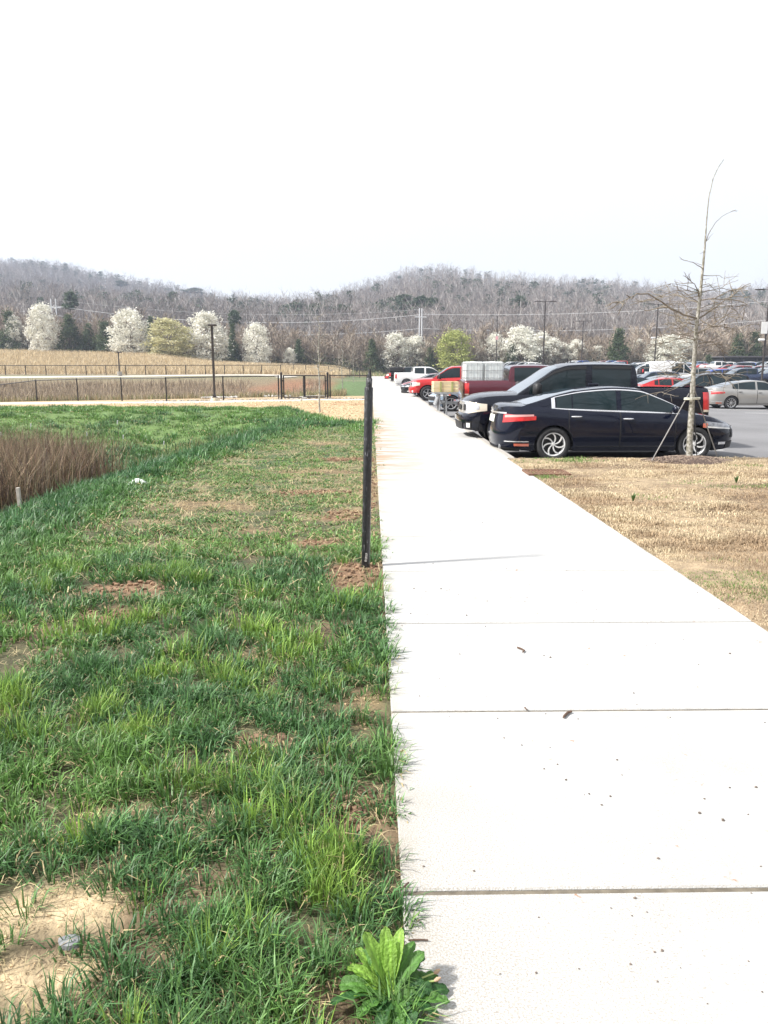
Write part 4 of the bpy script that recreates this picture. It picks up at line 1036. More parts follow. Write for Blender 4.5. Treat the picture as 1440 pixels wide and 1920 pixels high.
for i, (px, ty_, D, lab, mt) in enumerate(bares):
    p = at(px, 650, D); g0 = float(gz(p.x, p.y)); h = (691-ty_)/1440*D + EYE - g0; key = (i % 2, mt)
    if key not in bmesh_cache:
        r = empty('bare_tree', (0, 0, 0)); bt[i % 2][0].build('trunk', M[mt], r, 60); bt[i % 2][1].build('crown', M['twig'] if mt == 'barkd' else M[mt], r, 0); bmesh_cache[key] = r; o = r
    else: o = copy_tree(bmesh_cache[key])
    o.location = (p.x, p.y, g0); s = max(h, 5)/11.5; o.scale = (s, s, s); o.rotation_euler.z = i*2.1; tag(o, lab, 'bare tree', 'bare trees before the wood')

# --- young street trees left of the sidewalk
def young(name, x, y, h, lab, seed):
    rs = random.Random(seed); t = MB(); c_ = MB(); r = empty(name, (x, y, float(gz(x, y)))); tag(r, lab, 'young tree', 'young bare trees along the sidewalk')
    pts = [Vector((0, 0, -.1))]
    for i in range(1, 10): pts.append(Vector((.01*i*rs.uniform(-1, 1), 0, h*i/9)))
    t.tube(pts, [max(.034*(1-.088*i)*1.1, .008) for i in range(10)], 8); t.build('trunk', M['barkp'], r, 60)
    for b in range(22):
        q = .42+.56*b/21; o = Vector((0, 0, h*q)); a = b*2.4; e = Vector((math.cos(a), math.sin(a), rs.uniform(.05, .5))); L = h*.21*(1.25-q)*rs.uniform(.6, 1.2); P = [o]
        for j in range(5): e = (e.normalized()+rand_dir(rs)*.25+Vector((0, 0, .1))); P.append(P[-1]+e.normalized()*L/5)
        c_.tube(P, [.011, .010, .008, .007, .006, .004], 4, cap=False)
        for j in (2, 3, 4):
            d_ = (e.normalized()+rand_dir(rs)*.8).normalized(); c_.tube([P[j], P[j]+d_*L*.25, P[j]+d_*L*.4+Vector((0, 0, .02))], [.007, .005, .003], 3, cap=False)
    c_.build('crown', M['barkg'], r, 0); return r
young('young_tree', -1.9, 28.6, 3.5, 'nearest young bare tree left of the sidewalk, white trunk before the gate', 1)
young('young_tree', -1.95, 53, 3.6, 'second young bare tree beyond the gate on the green bank', 2)
young('young_tree', -2.0, 90, 4.2, 'farthest young bare tree left of the sidewalk', 3)

# --- staked tree on the turf island
TY = TREE[1]; r = empty('staked_tree', (0, 0, 0)); base = at(1292, 866, TY); r.location = (base.x, TY, .05)
tag(r, 'tall bare staked tree with pale blotched bark in the mulch ring', 'young tree')
def T(px, py, dy=0): v = at(px, py, TY+dy); return (v.x-base.x, v.y-TY, v.z-.05)
tp_ = [(1292, 872), (1293, 830), (1295, 790), (1298, 745), (1300, 700), (1303, 650), (1306, 610), (1311, 570), (1316, 520), (1320, 480), (1322, 455), (1324, 425), (1326, 400), (1329, 370), (1337, 335), (1346, 315), (1357, 299)]
tr_ = [.062, .052, .049, .044, .038, .034, .030, .027, .022, .018, .015, .0115, .010, .009, .008, .007, .005]
t = MB(); t.tube([T(*p) for p in tp_], tr_, 12); t.build('trunk', M['barkp'], r, 60)
c_ = MB(); rs = random.Random(5)
def br(pts, r0, subs=3, dy=.0):
    P = [Vector(T(px, py, dy*i/(len(pts)-1))) for i, (px, py) in enumerate(pts)]
    P2 = []
    for i in range(len(P)-1):
        for k in range(3): P2.append(P[i].lerp(P[i+1], k/3) + rand_dir(rs)*.008)
    P2.append(P[-1]); n_ = len(P2); c_.tube(P2, [r0*.82*(1-.66*i/(n_-1)) for i in range(n_)], 5, cap=False)
    for s_ in range(subs):
        i = rs.randint(2, n_-1); d = (P2[i]-P2[i-1]).normalized(); e = (d*.8+rand_dir(rs)*.8); e.z = e.z*.5+rs.uniform(-.1, .3); L = rs.uniform(.15, .45); Q = [P2[i]]
        for j in range(4): e = e.normalized()+rand_dir(rs)*.3; Q.append(Q[-1]+e.normalized()*L/4)
        c_.tube(Q, [r0*.6, r0*.5, r0*.42, r0*.34, r0*.25], 4, cap=False)
        q2 = Q[2]+(e.normalized()+rand_dir(rs)).normalized()*L*.35; c_.tube([Q[2], q2], [r0*.3, r0*.12], 3, cap=False)
br([(1322, 455), (1328, 440), (1340, 420), (1352, 406), (1380, 393)], .010, 1)
br([(1323, 452), (1330, 446), (1338, 437)], .007, 0)
br([(1318, 503), (1304, 494), (1289, 489)], .010, 1, -.2); br([(1319, 499), (1305, 494), (1290, 490)], .006, 0, .2)
br([(1318, 517), (1345, 516), (1359, 522)], .008, 1, .2); br([(1317, 524), (1330, 522)], .006, 0)
br([(1320, 473), (1312, 476)], .006, 0); br([(1312, 560), (1306, 540), (1300, 530), (1289, 523)], .013, 4, -.3)
br([(1309, 597), (1282, 590), (1255, 576), (1215, 551), (1195, 551), (1178, 560), (1155, 570)], .021, 9, -.5)
br([(1309, 600), (1280, 598), (1264, 585), (1258, 578)], .014, 3, .4)
br([(1311, 596), (1340, 578), (1362, 560), (1378, 550)], .019, 6, .3); br([(1312, 600), (1335, 610), (1360, 590), (1392, 600)], .012, 6, -.6)
br([(1309, 629), (1290, 614), (1275, 602), (1268, 596)], .014, 4, .3); br([(1309, 625), (1330, 614), (1350, 612), (1385, 618)], .013, 6, .5)
br([(1311, 568), (1290, 560), (1262, 552), (1235, 560), (1205, 566)], .013, 8, .6); br([(1313, 562), (1340, 560), (1365, 546), (1400, 540)], .012, 8, -.6)
br([(1314, 548), (1350, 540), (1372, 545), (1395, 558)], .010, 6, .3); br([(1314, 550), (1290, 545), (1262, 546), (1240, 556)], .010, 6, -.4)
br([(1306, 640), (1285, 632), (1255, 640), (1225, 650)], .012, 6, -.4); br([(1306, 645), (1335, 640), (1352, 655), (1362, 680)], .010, 5, .3)
br([(1303, 665), (1280, 668), (1262, 682), (1240, 690)], .009, 5, .3); br([(1302, 690), (1330, 688), (1350, 700), (1362, 712)], .009, 5, -.3)
br([(1300, 715), (1280, 722), (1262, 727), (1240, 735)], .008, 5, -.3); br([(1300, 700), (1270, 704), (1245, 700)], .008, 5, .5); br([(1301, 725), (1320, 716), (1345, 724)], .007, 4, .2)
for b in range(34):
    q = rs.uniform(535, 720); x_ = 1303+(650-q)*.09; sd = rs.choice((-1, 1)); L = rs.uniform(35, 85); br([(x_, q), (x_+sd*L*.4, q-rs.uniform(-8, 14)), (x_+sd*L*.75, q-rs.uniform(-10, 18)), (x_+sd*L, q-rs.uniform(-14, 14))], .008, 4, rs.uniform(-.8, .8))
c_.build('crown', mat('olive_twigs', (.15, .125, .095), .85, col2=(.24, .21, .165), vscale=5), r, 0)
# stakes and their ties
def stake(p0, p1, lab, m_, rad=.011, dy0=0, dy1=0):
    a = at(*p0, TY+dy0); b = at(*p1, TY+dy1); k = MB(); k.tube([a, b], rad, 8); o = k.build('tree_stake', m_, None, 50); tag(o, lab, 'stake', 'stakes around the young tree'); return o
M['stake'] = mat('grey_stake', (.24, .23, .22), .6, var=.2)
stake((1221, 866), (1292, 738), 'long grey stake slanting up from the left of the staked tree', M['stake'], .010, -.15, 0)
stake((1300, 735), (1307, 861), 'dark upright stake close behind the trunk of the staked tree', M['black'], .010, .2, .1)
stake((1302, 730), (1347, 862), 'thin slanting stake on the right of the staked tree', M['stake'], .009, 0, .25)
tie = MB(); 
for dz in (0, .02): tie.tube([at(1283, 749, TY-.02)+Vector((0, 0, dz)), at(1297, 749, TY-.09)+Vector((0, 0, dz)), at(1312, 748, TY-.02)+Vector((0, 0, dz)), at(1298, 748, TY+.09)+Vector((0, 0, dz)), at(1283, 749, TY-.02)+Vector((0, 0, dz))], .012, 6)
tag(tie.build('tree_tie', mat('tie_strap', (.6, .6, .5), .6, var=.3, vscale=20), None, 50), 'pale strap tied round the trunk of the staked tree', 'strap')

# unseen wood added behind the viewer to darken reflections in car glass and paint
n = 1500; Y = -75-190*rng.random(n); X = rng.uniform(-260, 320, n)
o = scatter('unseen_rear_forest', X, Y, .8+.5*rng.random(n), [M['wood']], fp); tag(o, kind='stuff')
# ------------------------------------------------------------------ cars
NAVY = paint('midnight_blue', (.004, .006, .016), .12, .1); NAVY2 = paint('dark_navy', (.005, .006, .013), .14, .1); MAROON = paint('maroon', (.085, .005, .016)); RED = paint('red', (.52, .012, .012)); WHITE = paint('white', (.74, .74, .73), .3, 0)
BEIGE = paint('champagne', (.35, .34, .32), .3, .5); BLACK = paint('black', (.008, .008, .009), .15, .1); SILVER = paint('silver', (.45, .46, .47), .3, .6); GREY = paint('grey', (.13, .14, .15), .3, .5); BLUE = paint('blue', (.015, .06, .33)); DRED = paint('dark_red', (.24, .012, .015)); LBLUE = paint('pale_blue', (.28, .36, .45), .3, .5); TEAL = paint('dark_blue', (.02, .035, .08), .25, .4)
ROW1 = 'vehicles parked nose or tail to the sidewalk'
g = float(lotz(5, 16))
r, sh = make_car('sedan', SEDAN, NAVY, 2, 'swirl', M['alloyw']); place(r, 4.9, 15.85, g, R(0), 'glossy midnight blue sedan parked nearest the camera behind the staked tree', 'car', ROW1)
# small extras on the sedan
k = MB(); k.lathe([(.0, 0), (.05, 0), (.05, .18), (.042, .18), (.042, .02)], 12, (-2.35, -.55, .27), axis='X'); k.build('exhaust_pipe', M['steel'], r)
k = MB(); k.box((-.35, 0, 1.475), (.22, .05, .04), ch=.018); k.build('antenna', NAVY, r)
for sd in (1, -1):
    k = MB(); P = [[Vector((x, sd*(sh.W-.06+.028*v), .235+.06*v)) for v in (0, 1)] for x in np.linspace(-.98, 1.08, 12)]; k.grid(P); k.build('side_skirt', NAVY, r, 30)
k = MB(); patch(k, lambda u, v: sh.end(-4+8*u, .955+.06*v, -1), 4, 4, .014); k.build('emblem', M['chrome'], r)
TITAN = var(PICKUP, W=1.98); 
r, sh = make_car('pickup_truck', TITAN, NAVY2, 2, 'six', M['silver']); place(r, 4.92, 18.45, g, PI, 'dark navy crew cab pickup with chrome grille beside the midnight blue sedan', 'pickup truck', ROW1)
k = MB(); patch(k, lambda u, v: sh.end(-10+20*u, .84+.13*v, 1), 6, 4, .03); k.build('emblem', M['black'], r)
for (a, b) in ((14, 17), (20, 23)):
    pass
k = MB(); patch(k, lambda u, v: sh.end(-46+92*u, 1.03+.02*v, 1), 20, 2, .02); k.build('grille_surround', M['chrome'], r)
for sd in (1, -1):
    for (a, b) in TITAN['win']:
        k = MB(); patch(k, lambda u, v: sh.gside(a-.02+(b-a+.02)*u, .84+.1*v, sd), 16, 2, .02); k.build('window_visor', M['black'], r)
SHORT = var(PICKUP, handle=M['black'])
r, sh = make_car('pickup_truck', var(SHORT, win=[(-.95, .0), (.08, 1.33)]), MAROON, 2, 'six', M['silver']); place(r, 6.25, 29.6, g, 0, 'maroon pickup carrying two caged white liquid tanks in its bed', 'pickup truck', ROW1)
k = MB(); k.box((-2.93, 0, .50), (.16, 1.9, .2), ch=.04); k.build('rear_bumper', MAROON, r)
r, _ = make_car('sedan', COMPACT, LBLUE, 1, 'five'); place(r, 4.75, 33.4, g, PI, 'pale blue silver sedan mostly hidden behind the maroon pickup and wooden crate', 'car', ROW1)
r, sh = make_car('pickup_truck', var(SHORT, bits=[b for b in PICKUP['bits'] if b[0] not in ('bumper', 'grille')] + [('bumper', RED, 0, 100, .45, .74, 1, dict(off=.02)), ('grille', M['chrome'], 0, 46, .8, 1.02, 1)], sill=.42), RED, 2, 'five', M['silver']); place(r, 5.02, 44.3, g, PI, 'bright red crew cab pickup facing the sidewalk beyond the white tanks', 'pickup truck', ROW1)
r, _ = make_car('sedan', COMPACT, BLACK, 1, 'five'); place(r, 4.2, 50.2, g, PI, 'black low car whose nose shows just before the bright red pickup', 'car', ROW1)
r, _ = make_car('sedan', GENSED, DRED, 1, 'five'); place(r, 4.55, 55.0, g, PI, 'dark red sedan between the black low car and the white pickup', 'car', ROW1)
r, _ = make_car('pickup_truck', SHORT, WHITE, 1, 'six'); place(r, 5.0, 72.5, g, 0, 'white crew cab pickup parked with its tailgate over the sidewalk', 'pickup truck', ROW1)
r, _ = make_car('pickup_truck', SHORT, WHITE, 1, 'six'); place(r, 5.2, 78.2, g, 0, 'white pickup half hidden behind the white crew cab pickup', 'pickup truck', ROW1)
r, _ = make_car('pickup_truck', SHORT, BLACK, 1, 'six'); place(r, 4.9, 90, g, 0, 'black pickup with a bed cover beyond the white pickups', 'pickup truck', ROW1)
k = MB(); k.box((-2.0, 0, 1.62), (1.62, 1.72, .58), ch=.1); k.build('bed_cap', M['black'], r)
r, _ = make_car('suv', SUV, DRED, 1, 'five'); place(r, 4.6, 96, g, PI, 'dark red suv whose roof shows above the black pickup', 'car', ROW1)
r, _ = make_car('suv', SUV, RED, 1, 'five'); place(r, 4.3, 112, g, PI, 'red suv at the far end of the row along the sidewalk', 'car', ROW1)

ROW2 = 'vehicles parked across the aisle'
def lot_car(name, S, pt, x, y, rz, lab, cat, det=1, wh='five'):
    r, _ = make_car(name, S, pt, det, wh); place(r, x, y, float(lotz(x, y)), rz, lab, cat, ROW2); return r
lot_car('sedan', GENSED, BEIGE, 19.6, 39.9, 0, 'champagne grey sedan at the right edge across the aisle', 'car', 2, 'ten')
lot_car('minivan', MINIVAN, BLACK, 19.75, 45.8, PI, 'black long minivan behind the champagne sedan', 'car', 2, 'ten')
lot_car('sedan', COMPACT, RED, 19.1, 49.6, 0, 'bright red compact car left of the black minivan', 'car', 1)
lot_car('sedan', GENSED, RED, 20.3, 53.6, PI, 'bright red sedan with its nose to the aisle behind the compact', 'car', 1)
lot_car('sedan', GENSED, TEAL, 19.3, 58.2, PI, 'dark blue sedan just beyond the two bright red cars', 'car', 1)
v = lot_car('cargo_van', VAN, WHITE, 31.9, 82, 0, 'white cargo van standing tall among the parked cars', 'van', 1)
k = MB(); k.box((.1, -1.015, 1.75), (1.2, .03, .55), ch=.01); k.build('side_window', M['glass'], v); k = MB(); k.box((-2.755, .0, 1.75), (.02, 1.3, .55)); k.build('rear_window', M['glass'], v)
u = lot_car('pickup_truck', SHORT, BLACK, 17.2, 72.6, PI, 'black work pickup with an upright rack behind its cab', 'pickup truck', 1)
k = MB()
for sd in (-1, 1): k.box((-1.25, sd*.62, 2.1), (.09, .09, 1.45), ch=.01)
k.box((-1.25, 0, 2.25), (.06, 1.2, .45), ch=.01); k.build('rack', M['black'], u)
lot_car('sedan', COMPACT, BLUE, 16.9, 93, PI, 'vivid blue compact car seen right of the white tanks', 'car', 1)
t_ = lot_car('pickup_truck', SHORT, BLUE, 17.4, 98, PI, 'vivid blue pickup just beyond the blue compact car', 'pickup truck', 1)

# far rows: a few kinds, copied
kinds = {}
fl = MB
def proto(kind):
    if kind not in kinds:
        S = dict(sedan=GENSED, compact=COMPACT, suv=SUV, minivan=MINIVAN, pickup=SHORT)[kind]
        r, _ = make_car({'compact': 'sedan', 'pickup': 'pickup_truck'}.get(kind, kind), S, GREY, 0, 'five'); kinds[kind] = [r, False]
    return kinds[kind]
kidmap = None
pal = [('white', WHITE), ('black', BLACK), ('silver', SILVER), ('grey', GREY), ('red', RED), ('dark red', DRED), ('dark blue', TEAL), ('blue', BLUE), ('pale blue', LBLUE), ('champagne', BEIGE)]
wts = [17, 18, 12, 13, 11, 11, 9, 6, 5, 4]
for kd in ('sedan', 'compact', 'suv', 'minivan', 'pickup'): proto(kd)
kids_all = {}
for x in bpy.data.objects:
    if x.parent: kids_all.setdefault(x.parent.name, []).append(x)
rs = random.Random(11)
rows = [('second', 19.6, 64, 150, 2.85), ('third', 25.0, 60, 152, 2.85), ('fourth', 37.6, 78, 152, 2.9), ('fifth', 43.2, 80, 152, 2.9), ('sixth', 55.5, 100, 152, 2.9), ('seventh', 61, 105, 152, 2.9), ('eighth', 73, 122, 150, 2.9)]
ordn = ['first', 'second', 'third', 'fourth', 'fifth', 'sixth', 'seventh', 'eighth', 'ninth', 'tenth', 'eleventh', 'twelfth', 'thirteenth', 'fourteenth', 'fifteenth', 'sixteenth', 'seventeenth', 'eighteenth', 'nineteenth', 'twentieth', 'twenty first', 'twenty second', 'twenty third', 'twenty fourth', 'twenty fifth', 'twenty sixth', 'twenty seventh', 'twenty eighth', 'twenty ninth', 'thirtieth', 'thirty first', 'thirty second', 'thirty third', 'thirty fourth', 'thirty fifth']
cnt = 0
for rn, cx, y0, y1, st in rows:
    y = y0; k = 0
    while y < y1:
        skip = rs.random() < .06 or (rn == 'second' and 69 < y < 101) or (1440*(cx-3-.0167*y)/y > 760) or (rn == 'fourth' and 79 < y < 79)
        if rn == 'third' and y < 66 and False: skip = True
        if not skip:
            kd = rs.choices(['sedan', 'compact', 'suv', 'minivan', 'pickup'], [5, 4, 4.5, 1, 2.2])[0]; cn, pt = rs.choices(pal, wts)[0]
            p = proto(kd)
            if not p[1]: o = p[0]; p[1] = True; o = copy_tree(o, None, pt, kids_all)
            else: o = copy_tree(p[0], None, pt, kids_all)
            yy = y+rs.uniform(-.12, .12); xx = cx+rs.uniform(-.3, .3); z = float(lotz(xx, yy)); rz = rs.choice((0, PI))+rs.uniform(-.02, .02)
            nm = {'compact': 'compact sedan', 'sedan': 'sedan', 'pickup': 'pickup', 'suv': 'suv', 'minivan': 'minivan'}[kd]
            place(o, xx, yy, z, rz, f'{cn} {nm}, {ordn[k]} from the near end of the {rn} row', 'pickup truck' if kd == 'pickup' else 'car', 'cars in the far rows'); cnt += 1; k += 1
        y += st
for p in kinds.values():       # the patterns themselves are not part of the place
    for ch in list(kids_all.get(p[0].name, [])):
        for g2 in kids_all.get(ch.name, []): bpy.data.objects.remove(g2)
        bpy.data.objects.remove(ch)
    bpy.data.objects.remove(p[0])
print('far cars', cnt)

# ------------------------------------------------------------------ tanks, crate, rack
M['tank'] = mat('translucent_tank', (.82, .86, .85), .35, trans=.15, var=.06, vscale=3)
for i, (x0, lab) in enumerate(((3.82, 'caged white liquid tank nearer the tailgate of the maroon pickup'), (4.56, 'caged white liquid tank nearer the cab of the maroon pickup'))):
    r = empty('tank_tote', (x0, 29.35, .60)); tag(r, lab, 'tank', 'caged tanks in the pickup bed')
    W_, D_, H_ = .69, 1.05, 1.17
    k = MB(); k.box((0, 0, H_/2+.06), (W_-.03, D_-.04, H_-.04), ch=.035); k.build('tank', M['tank'], r, 40)
    k = MB(); k.lathe([(.0, .03), (.1, .03), (.11, 0)], 16, (0, 0, H_+.02)); k.build('cap', M['tank'], r)
    k = MB()
    for z in np.linspace(.08, H_, 5):
        for (a, b) in (((-W_/2, -D_/2), (W_/2, -D_/2)), ((W_/2, -D_/2), (W_/2, D_/2)), ((W_/2, D_/2), (-W_/2, D_/2)), ((-W_/2, D_/2), (-W_/2, -D_/2))): k.tube([(*a, z), (*b, z)], .0085, 5)
    for q in np.linspace(-.5, .5, 4):
        for s_ in (-1, 1): k.tube([(q*W_, s_*(D_/2+.008), .05), (q*W_, s_*(D_/2+.008), H_)], .0085, 5); k.tube([(s_*(W_/2+.008), q*D_, .05), (s_*(W_/2+.008), q*D_, H_)], .0085, 5)
    k.build('cage', M['steel'], r, 50)
    k = MB(); k.box((0, 0, .01), (W_, D_, .1), ch=.01); k.build('pallet', M['steel'], r)
M['lumber'] = mat('raw_lumber', (.55, .42, .24), .8, col2=(.62, .52, .33), vscale=3)
r = empty('cargo_rack', (2.78, 28.9, 0)); tag(r, 'grey metal rack on legs behind the tailgate of the maroon pickup', 'rack')
def leg(nm, pts, rad): k = MB(); k.tube(pts, rad, 8); k.build(nm, M['steel'], r, 50)
leg('leg', [(-.25, -.3, -.01), (-.25, -.3, .66)], .035); leg('leg', [(.02, -.3, -.2), (-.02, -.3, .66)], .028); leg('leg', [(-.25, .5, -.01), (-.25, .5, .66)], .035); leg('leg', [(.02, .5, -.2), (-.02, .5, .66)], .028)
k = MB(); k.box((-.02, .1, .67), (.86, 1.15, .06), ch=.01); k.box((-.1, .1, .36), (.12, .9, .05)); k.box((.3, .1, .3), (.9, .12, .1)); k.build('frame', M['steel'], r)
k = MB(); k.box((-.33, .1, .42), (.05, .9, .42), ry=.35); k.build('panel', M['steel'], r)
cr = empty('wooden_crate', (2.76, 29.0, .71)); tag(cr, 'yellow wooden crate resting on the grey rack behind the maroon pickup', 'crate')
for z in (.06, .19, .32):
    for s_ in (-1, 1): k = MB(); k.box((0, s_*.5, z), (.92, .022, .115), ch=.004); k.build('board', M['lumber'], cr)
    for s_ in (-1, 1): k = MB(); k.box((s_*.45, 0, z), (.022, .96, .115), ch=.004); k.build('board', M['lumber'], cr)
for x_ in (-.2, .22): k = MB(); k.box((x_, -.52, .19), (.07, .02, .37)); k.build('batten', mat('mossy_batten', (.36, .36, .14), .8, var=.2), cr)
k = MB(); k.box((0, 0, .01), (.9, .96, .02)); k.build('floor_panel', M['lumber'], cr)

# ------------------------------------------------------------------ black post by the sidewalk
def postmat():
    m = mat('scuffed_black_paint', (.007, .007, .009), .38, bump=.35, bscale=25, coat=.3); nt = m.node_tree; b = nt.nodes['Principled BSDF']
    tc = nt.nodes.new('ShaderNodeTexCoord'); mp = nt.nodes.new('ShaderNodeMapping'); mp.inputs['Scale'].default_value = (16, 16, 5); n = nt.nodes.new('ShaderNodeTexNoise'); n.inputs['Scale'].default_value = 2.4; n.inputs['Detail'].default_value = 9; n.inputs['Distortion'].default_value = 1.5
    nt.links.new(tc.outputs['Object'], mp.inputs[0]); nt.links.new(mp.outputs[0], n.inputs['Vector'])
    q = nt.nodes.new('ShaderNodeMapRange'); q.inputs[1].default_value = .60; q.inputs[2].default_value = .72; nt.links.new(n.outputs['Fac'], q.inputs[0])
    x = nt.nodes.new('ShaderNodeMix'); x.data_type = 'RGBA'; x.inputs[6].default_value = (.007, .007, .009, 1); x.inputs[7].default_value = (.16, .16, .17, 1); nt.links.new(q.outputs[0], x.inputs[0]); nt.links.new(x.outputs[2], b.inputs['Base Color']); return m
M['post'] = postmat()
b0 = at(685, 1066, 6.05); t0 = at(691.5, 726, 6.05); r = empty('post', (b0.x, 6.05, -.02)); tag(r, 'black scuffed metal post with stepped top standing at the sidewalk edge', 'post')
L_ = lambda v: Vector((v.x-b0.x, 0, v.z+.02))
k = MB(); k.tube([Vector((0, 0, -.1)), L_(t0)-Vector((0, 0, .008)), L_(t0)], [.0345, .0335, .030], 20); k.build('shaft', M['post'], r, 40)
t1 = at(692.5, 709, 6.05); k = MB(); k.tube([L_(t0)-Vector((0, 0, .01)), L_(t1)-Vector((0, 0, .005)), L_(t1)], [.0245, .0245, .021], 20); k.build('sleeve', M['post'], r, 40)
t2 = at(694, 692, 6.05); q_ = L_(t1); w_ = L_(t2); k = MB(); k.tube([q_-Vector((0, 0, .005)), q_.lerp(w_, .15), q_.lerp(w_, .6), w_], [.019, .017, .012, .008], 14); k.build('cap', M['post'], r, 40)
k = MB(); k.box((.008, -.034, .10), (.018, .004, .07), ch=.001, ry=.12); k.build('sticker', mat('torn_sticker', (.6, .58, .55), .7, col2=(.1, .1, .1), vscale=40), r)

# ------------------------------------------------------------------ fences and gate
def fence_post(mb, x, y, z, h, rad): mb.tube([(x, y, z-.1), (x, y, z+h)], rad, 8); mb.lathe([(rad*1.15, h-.01), (rad*1.15, h+.01), (.005, h+.035)], 8, (x, y, z))
def fence(name, pts, h, lab, rad, meshp, wire, group=None):
    r = empty(name, (pts[0][0], pts[0][1], 0)); tag(r, lab, 'fence', group); O = Vector((pts[0][0], pts[0][1], 0))
    P = [Vector((x, y, float(gz(x, y))))-O for x, y in pts]
    for p in P: k = MB(); fence_post(k, p.x, p.y, p.z, h, rad); k.build('fence_post', M['blackmetal'], r, 50)
    k = MB()
    for a, b in zip(P, P[1:]): k.tube([a+Vector((0, 0, h-.02)), b+Vector((0, 0, h-.02))], rad*.72, 7)
    k.build('rail', M['blackmetal'], r, 50)
    k = MB(); mesh_wires(k, P, h, meshp, wire); k.tube([p+Vector((0, 0, .06)) for p in P], wire*1.6, 4); k.build('chain_mesh', M['blackmetal'], r, 0)
    return r
def mesh_wires(k, P, h, pitch, wr):
    for a, b in zip(P, P[1:]):
        L = (b-a).length; u = (b-a)/L; n = int((L+h)/pitch)
        for s_ in (1, -1):
            for i in range(n):
                q = -h + i*pitch if s_ > 0 else i*pitch       # lower end along the span
                x0, z0, x1, z1 = q, .05, q+s_*h, h-.02
                if s_ < 0: x0, x1 = q, q-h
                lo, hi = 0, L
                def clip(xa, za, xb, zb):
                    if xa == xb: return None
                    t0, t1 = 0, 1
                    for bound in (lo, hi):
                        t = (bound-xa)/(xb-xa)
                        if 0 < t < 1:
                            if (xa < bound) == (bound == lo): t0 = max(t0, t)
                            else: t1 = min(t1, t)
                    if t1 <= t0: return None
                    xm = xa+(xb-xa)*(t0+t1)/2
                    if xm < lo or xm > hi: return None
                    return xa+(xb-xa)*t0, za+(zb-za)*t0, xa+(xb-xa)*t1, za+(zb-za)*t1
                c_ = clip(x0, z0, x1, z1)
                if c_: k.tube([a+u*c_[0]+Vector((0, 0, c_[1]+u.z*0)), a+u*c_[2]+Vector((0, 0, c_[3]))], wr, 3, cap=False)
FT = 1.24
ys = lambda x: 40.9 + (0 if x > -10.6 else (-10.6-x)*.52)
fx1 = [-35, -31.8, -28.6, -25.4, -22.3, -19.45, -16.5, -13.55, -10.75, -7.75, -4.85]
fence('chain_link_fence', [(x, ys(x)) for x in fx1], FT, 'black chain link fence left of the gate, behind the tall lamp post', .038, .085, .0022)
fence('chain_link_fence', [(-2.15, 40.9), (-.2, 40.9)], FT, 'short black chain link fence between the gate and the sidewalk', .038, .085, .0022)
gr = empty('gate', (-3.5, 40.9, float(gz(-3.5, 40.9)))); tag(gr, 'black double chain link gate with thick posts in the near fence', 'gate', None)
for x_ in (-1.20, 1.22): k = MB(); k.tube([(x_, 0, -.1), (x_, 0, 1.36)], .058, 10); k.lathe([(.055, 1.35), (.055, 1.37), (.01, 1.41)], 10, (x_, 0, 0)); k.build('gate_post', M['blackmetal'], gr, 50)
for (a, b) in ((-1.08, -.03), (.03, 1.10)):
    lf = MB()
    for x_ in (a, b): lf.tube([(x_, 0, .06), (x_, 0, 1.24)], .036, 8)
    for z_ in (.08, 1.22): lf.tube([(a, 0, z_), (b, 0, z_)], .028, 8)
    o = lf.build('gate_leaf', M['blackmetal'], gr, 50); k = MB(); mesh_wires(k, [Vector((a, 0, 0)), Vector((b, 0, 0))], 1.22, .085, .0022); k.build('chain_mesh', M['blackmetal'], o, 0)
    for z_ in (.3, .95): k = MB(); k.box((a-.05 if a < 0 else b+.05, 0, z_), (.09, .05, .06), ch=.01); k.build('hinge', M['blackmetal'], o)
k = MB(); k.tube([(0, -.05, .1), (0, -.05, .85)], .014, 6); k.box((0, -.04, .7), (.14, .05, .09), ch=.01); k.build('latch', M['blackmetal'], gr, 50)
k = MB(); k.box((0, -.25, .06), (.26, .3, .12), ch=.02); tag(k.build('concrete_block', M['curb'], None, 30, loc=(-3.45, 40.5, float(gz(-3.5, 40.5)))), 'small pale concrete block at the foot of the gate', 'block')
f2 = [(-62, 101), (-58.5, 101.3), (-55, 101.6)]
x, y = -55, 101.6
while x < -13:
    y += .12 if x < -30 else .9 if x < -16 else 2.0
    x += 2.55 if x < -30 else 2.4; f2.append((x, y))
fence('chain_link_fence', f2, 1.25, 'far black fence along the pale footpath before the meadow', .06, .3, .005)
f3 = [(f2[-1][0], f2[-1][1])]
x, y = f3[0]
while x < -.5:
    x += 1.55; y += 2.4 if y < 140 else .4; f3.append((x, y))
fence('chain_link_fence', f3, 1.3, 'farthest black fence running toward the end of the sidewalk', .05, .3, .006)
f4 = [(x_, 160.5) for x_ in (-3, 0, 3, 6, 9, 12)]
fence('chain_link_fence', f4, 1.35, 'dark fence closing off the far end of the sidewalk', .05, .2, .006)

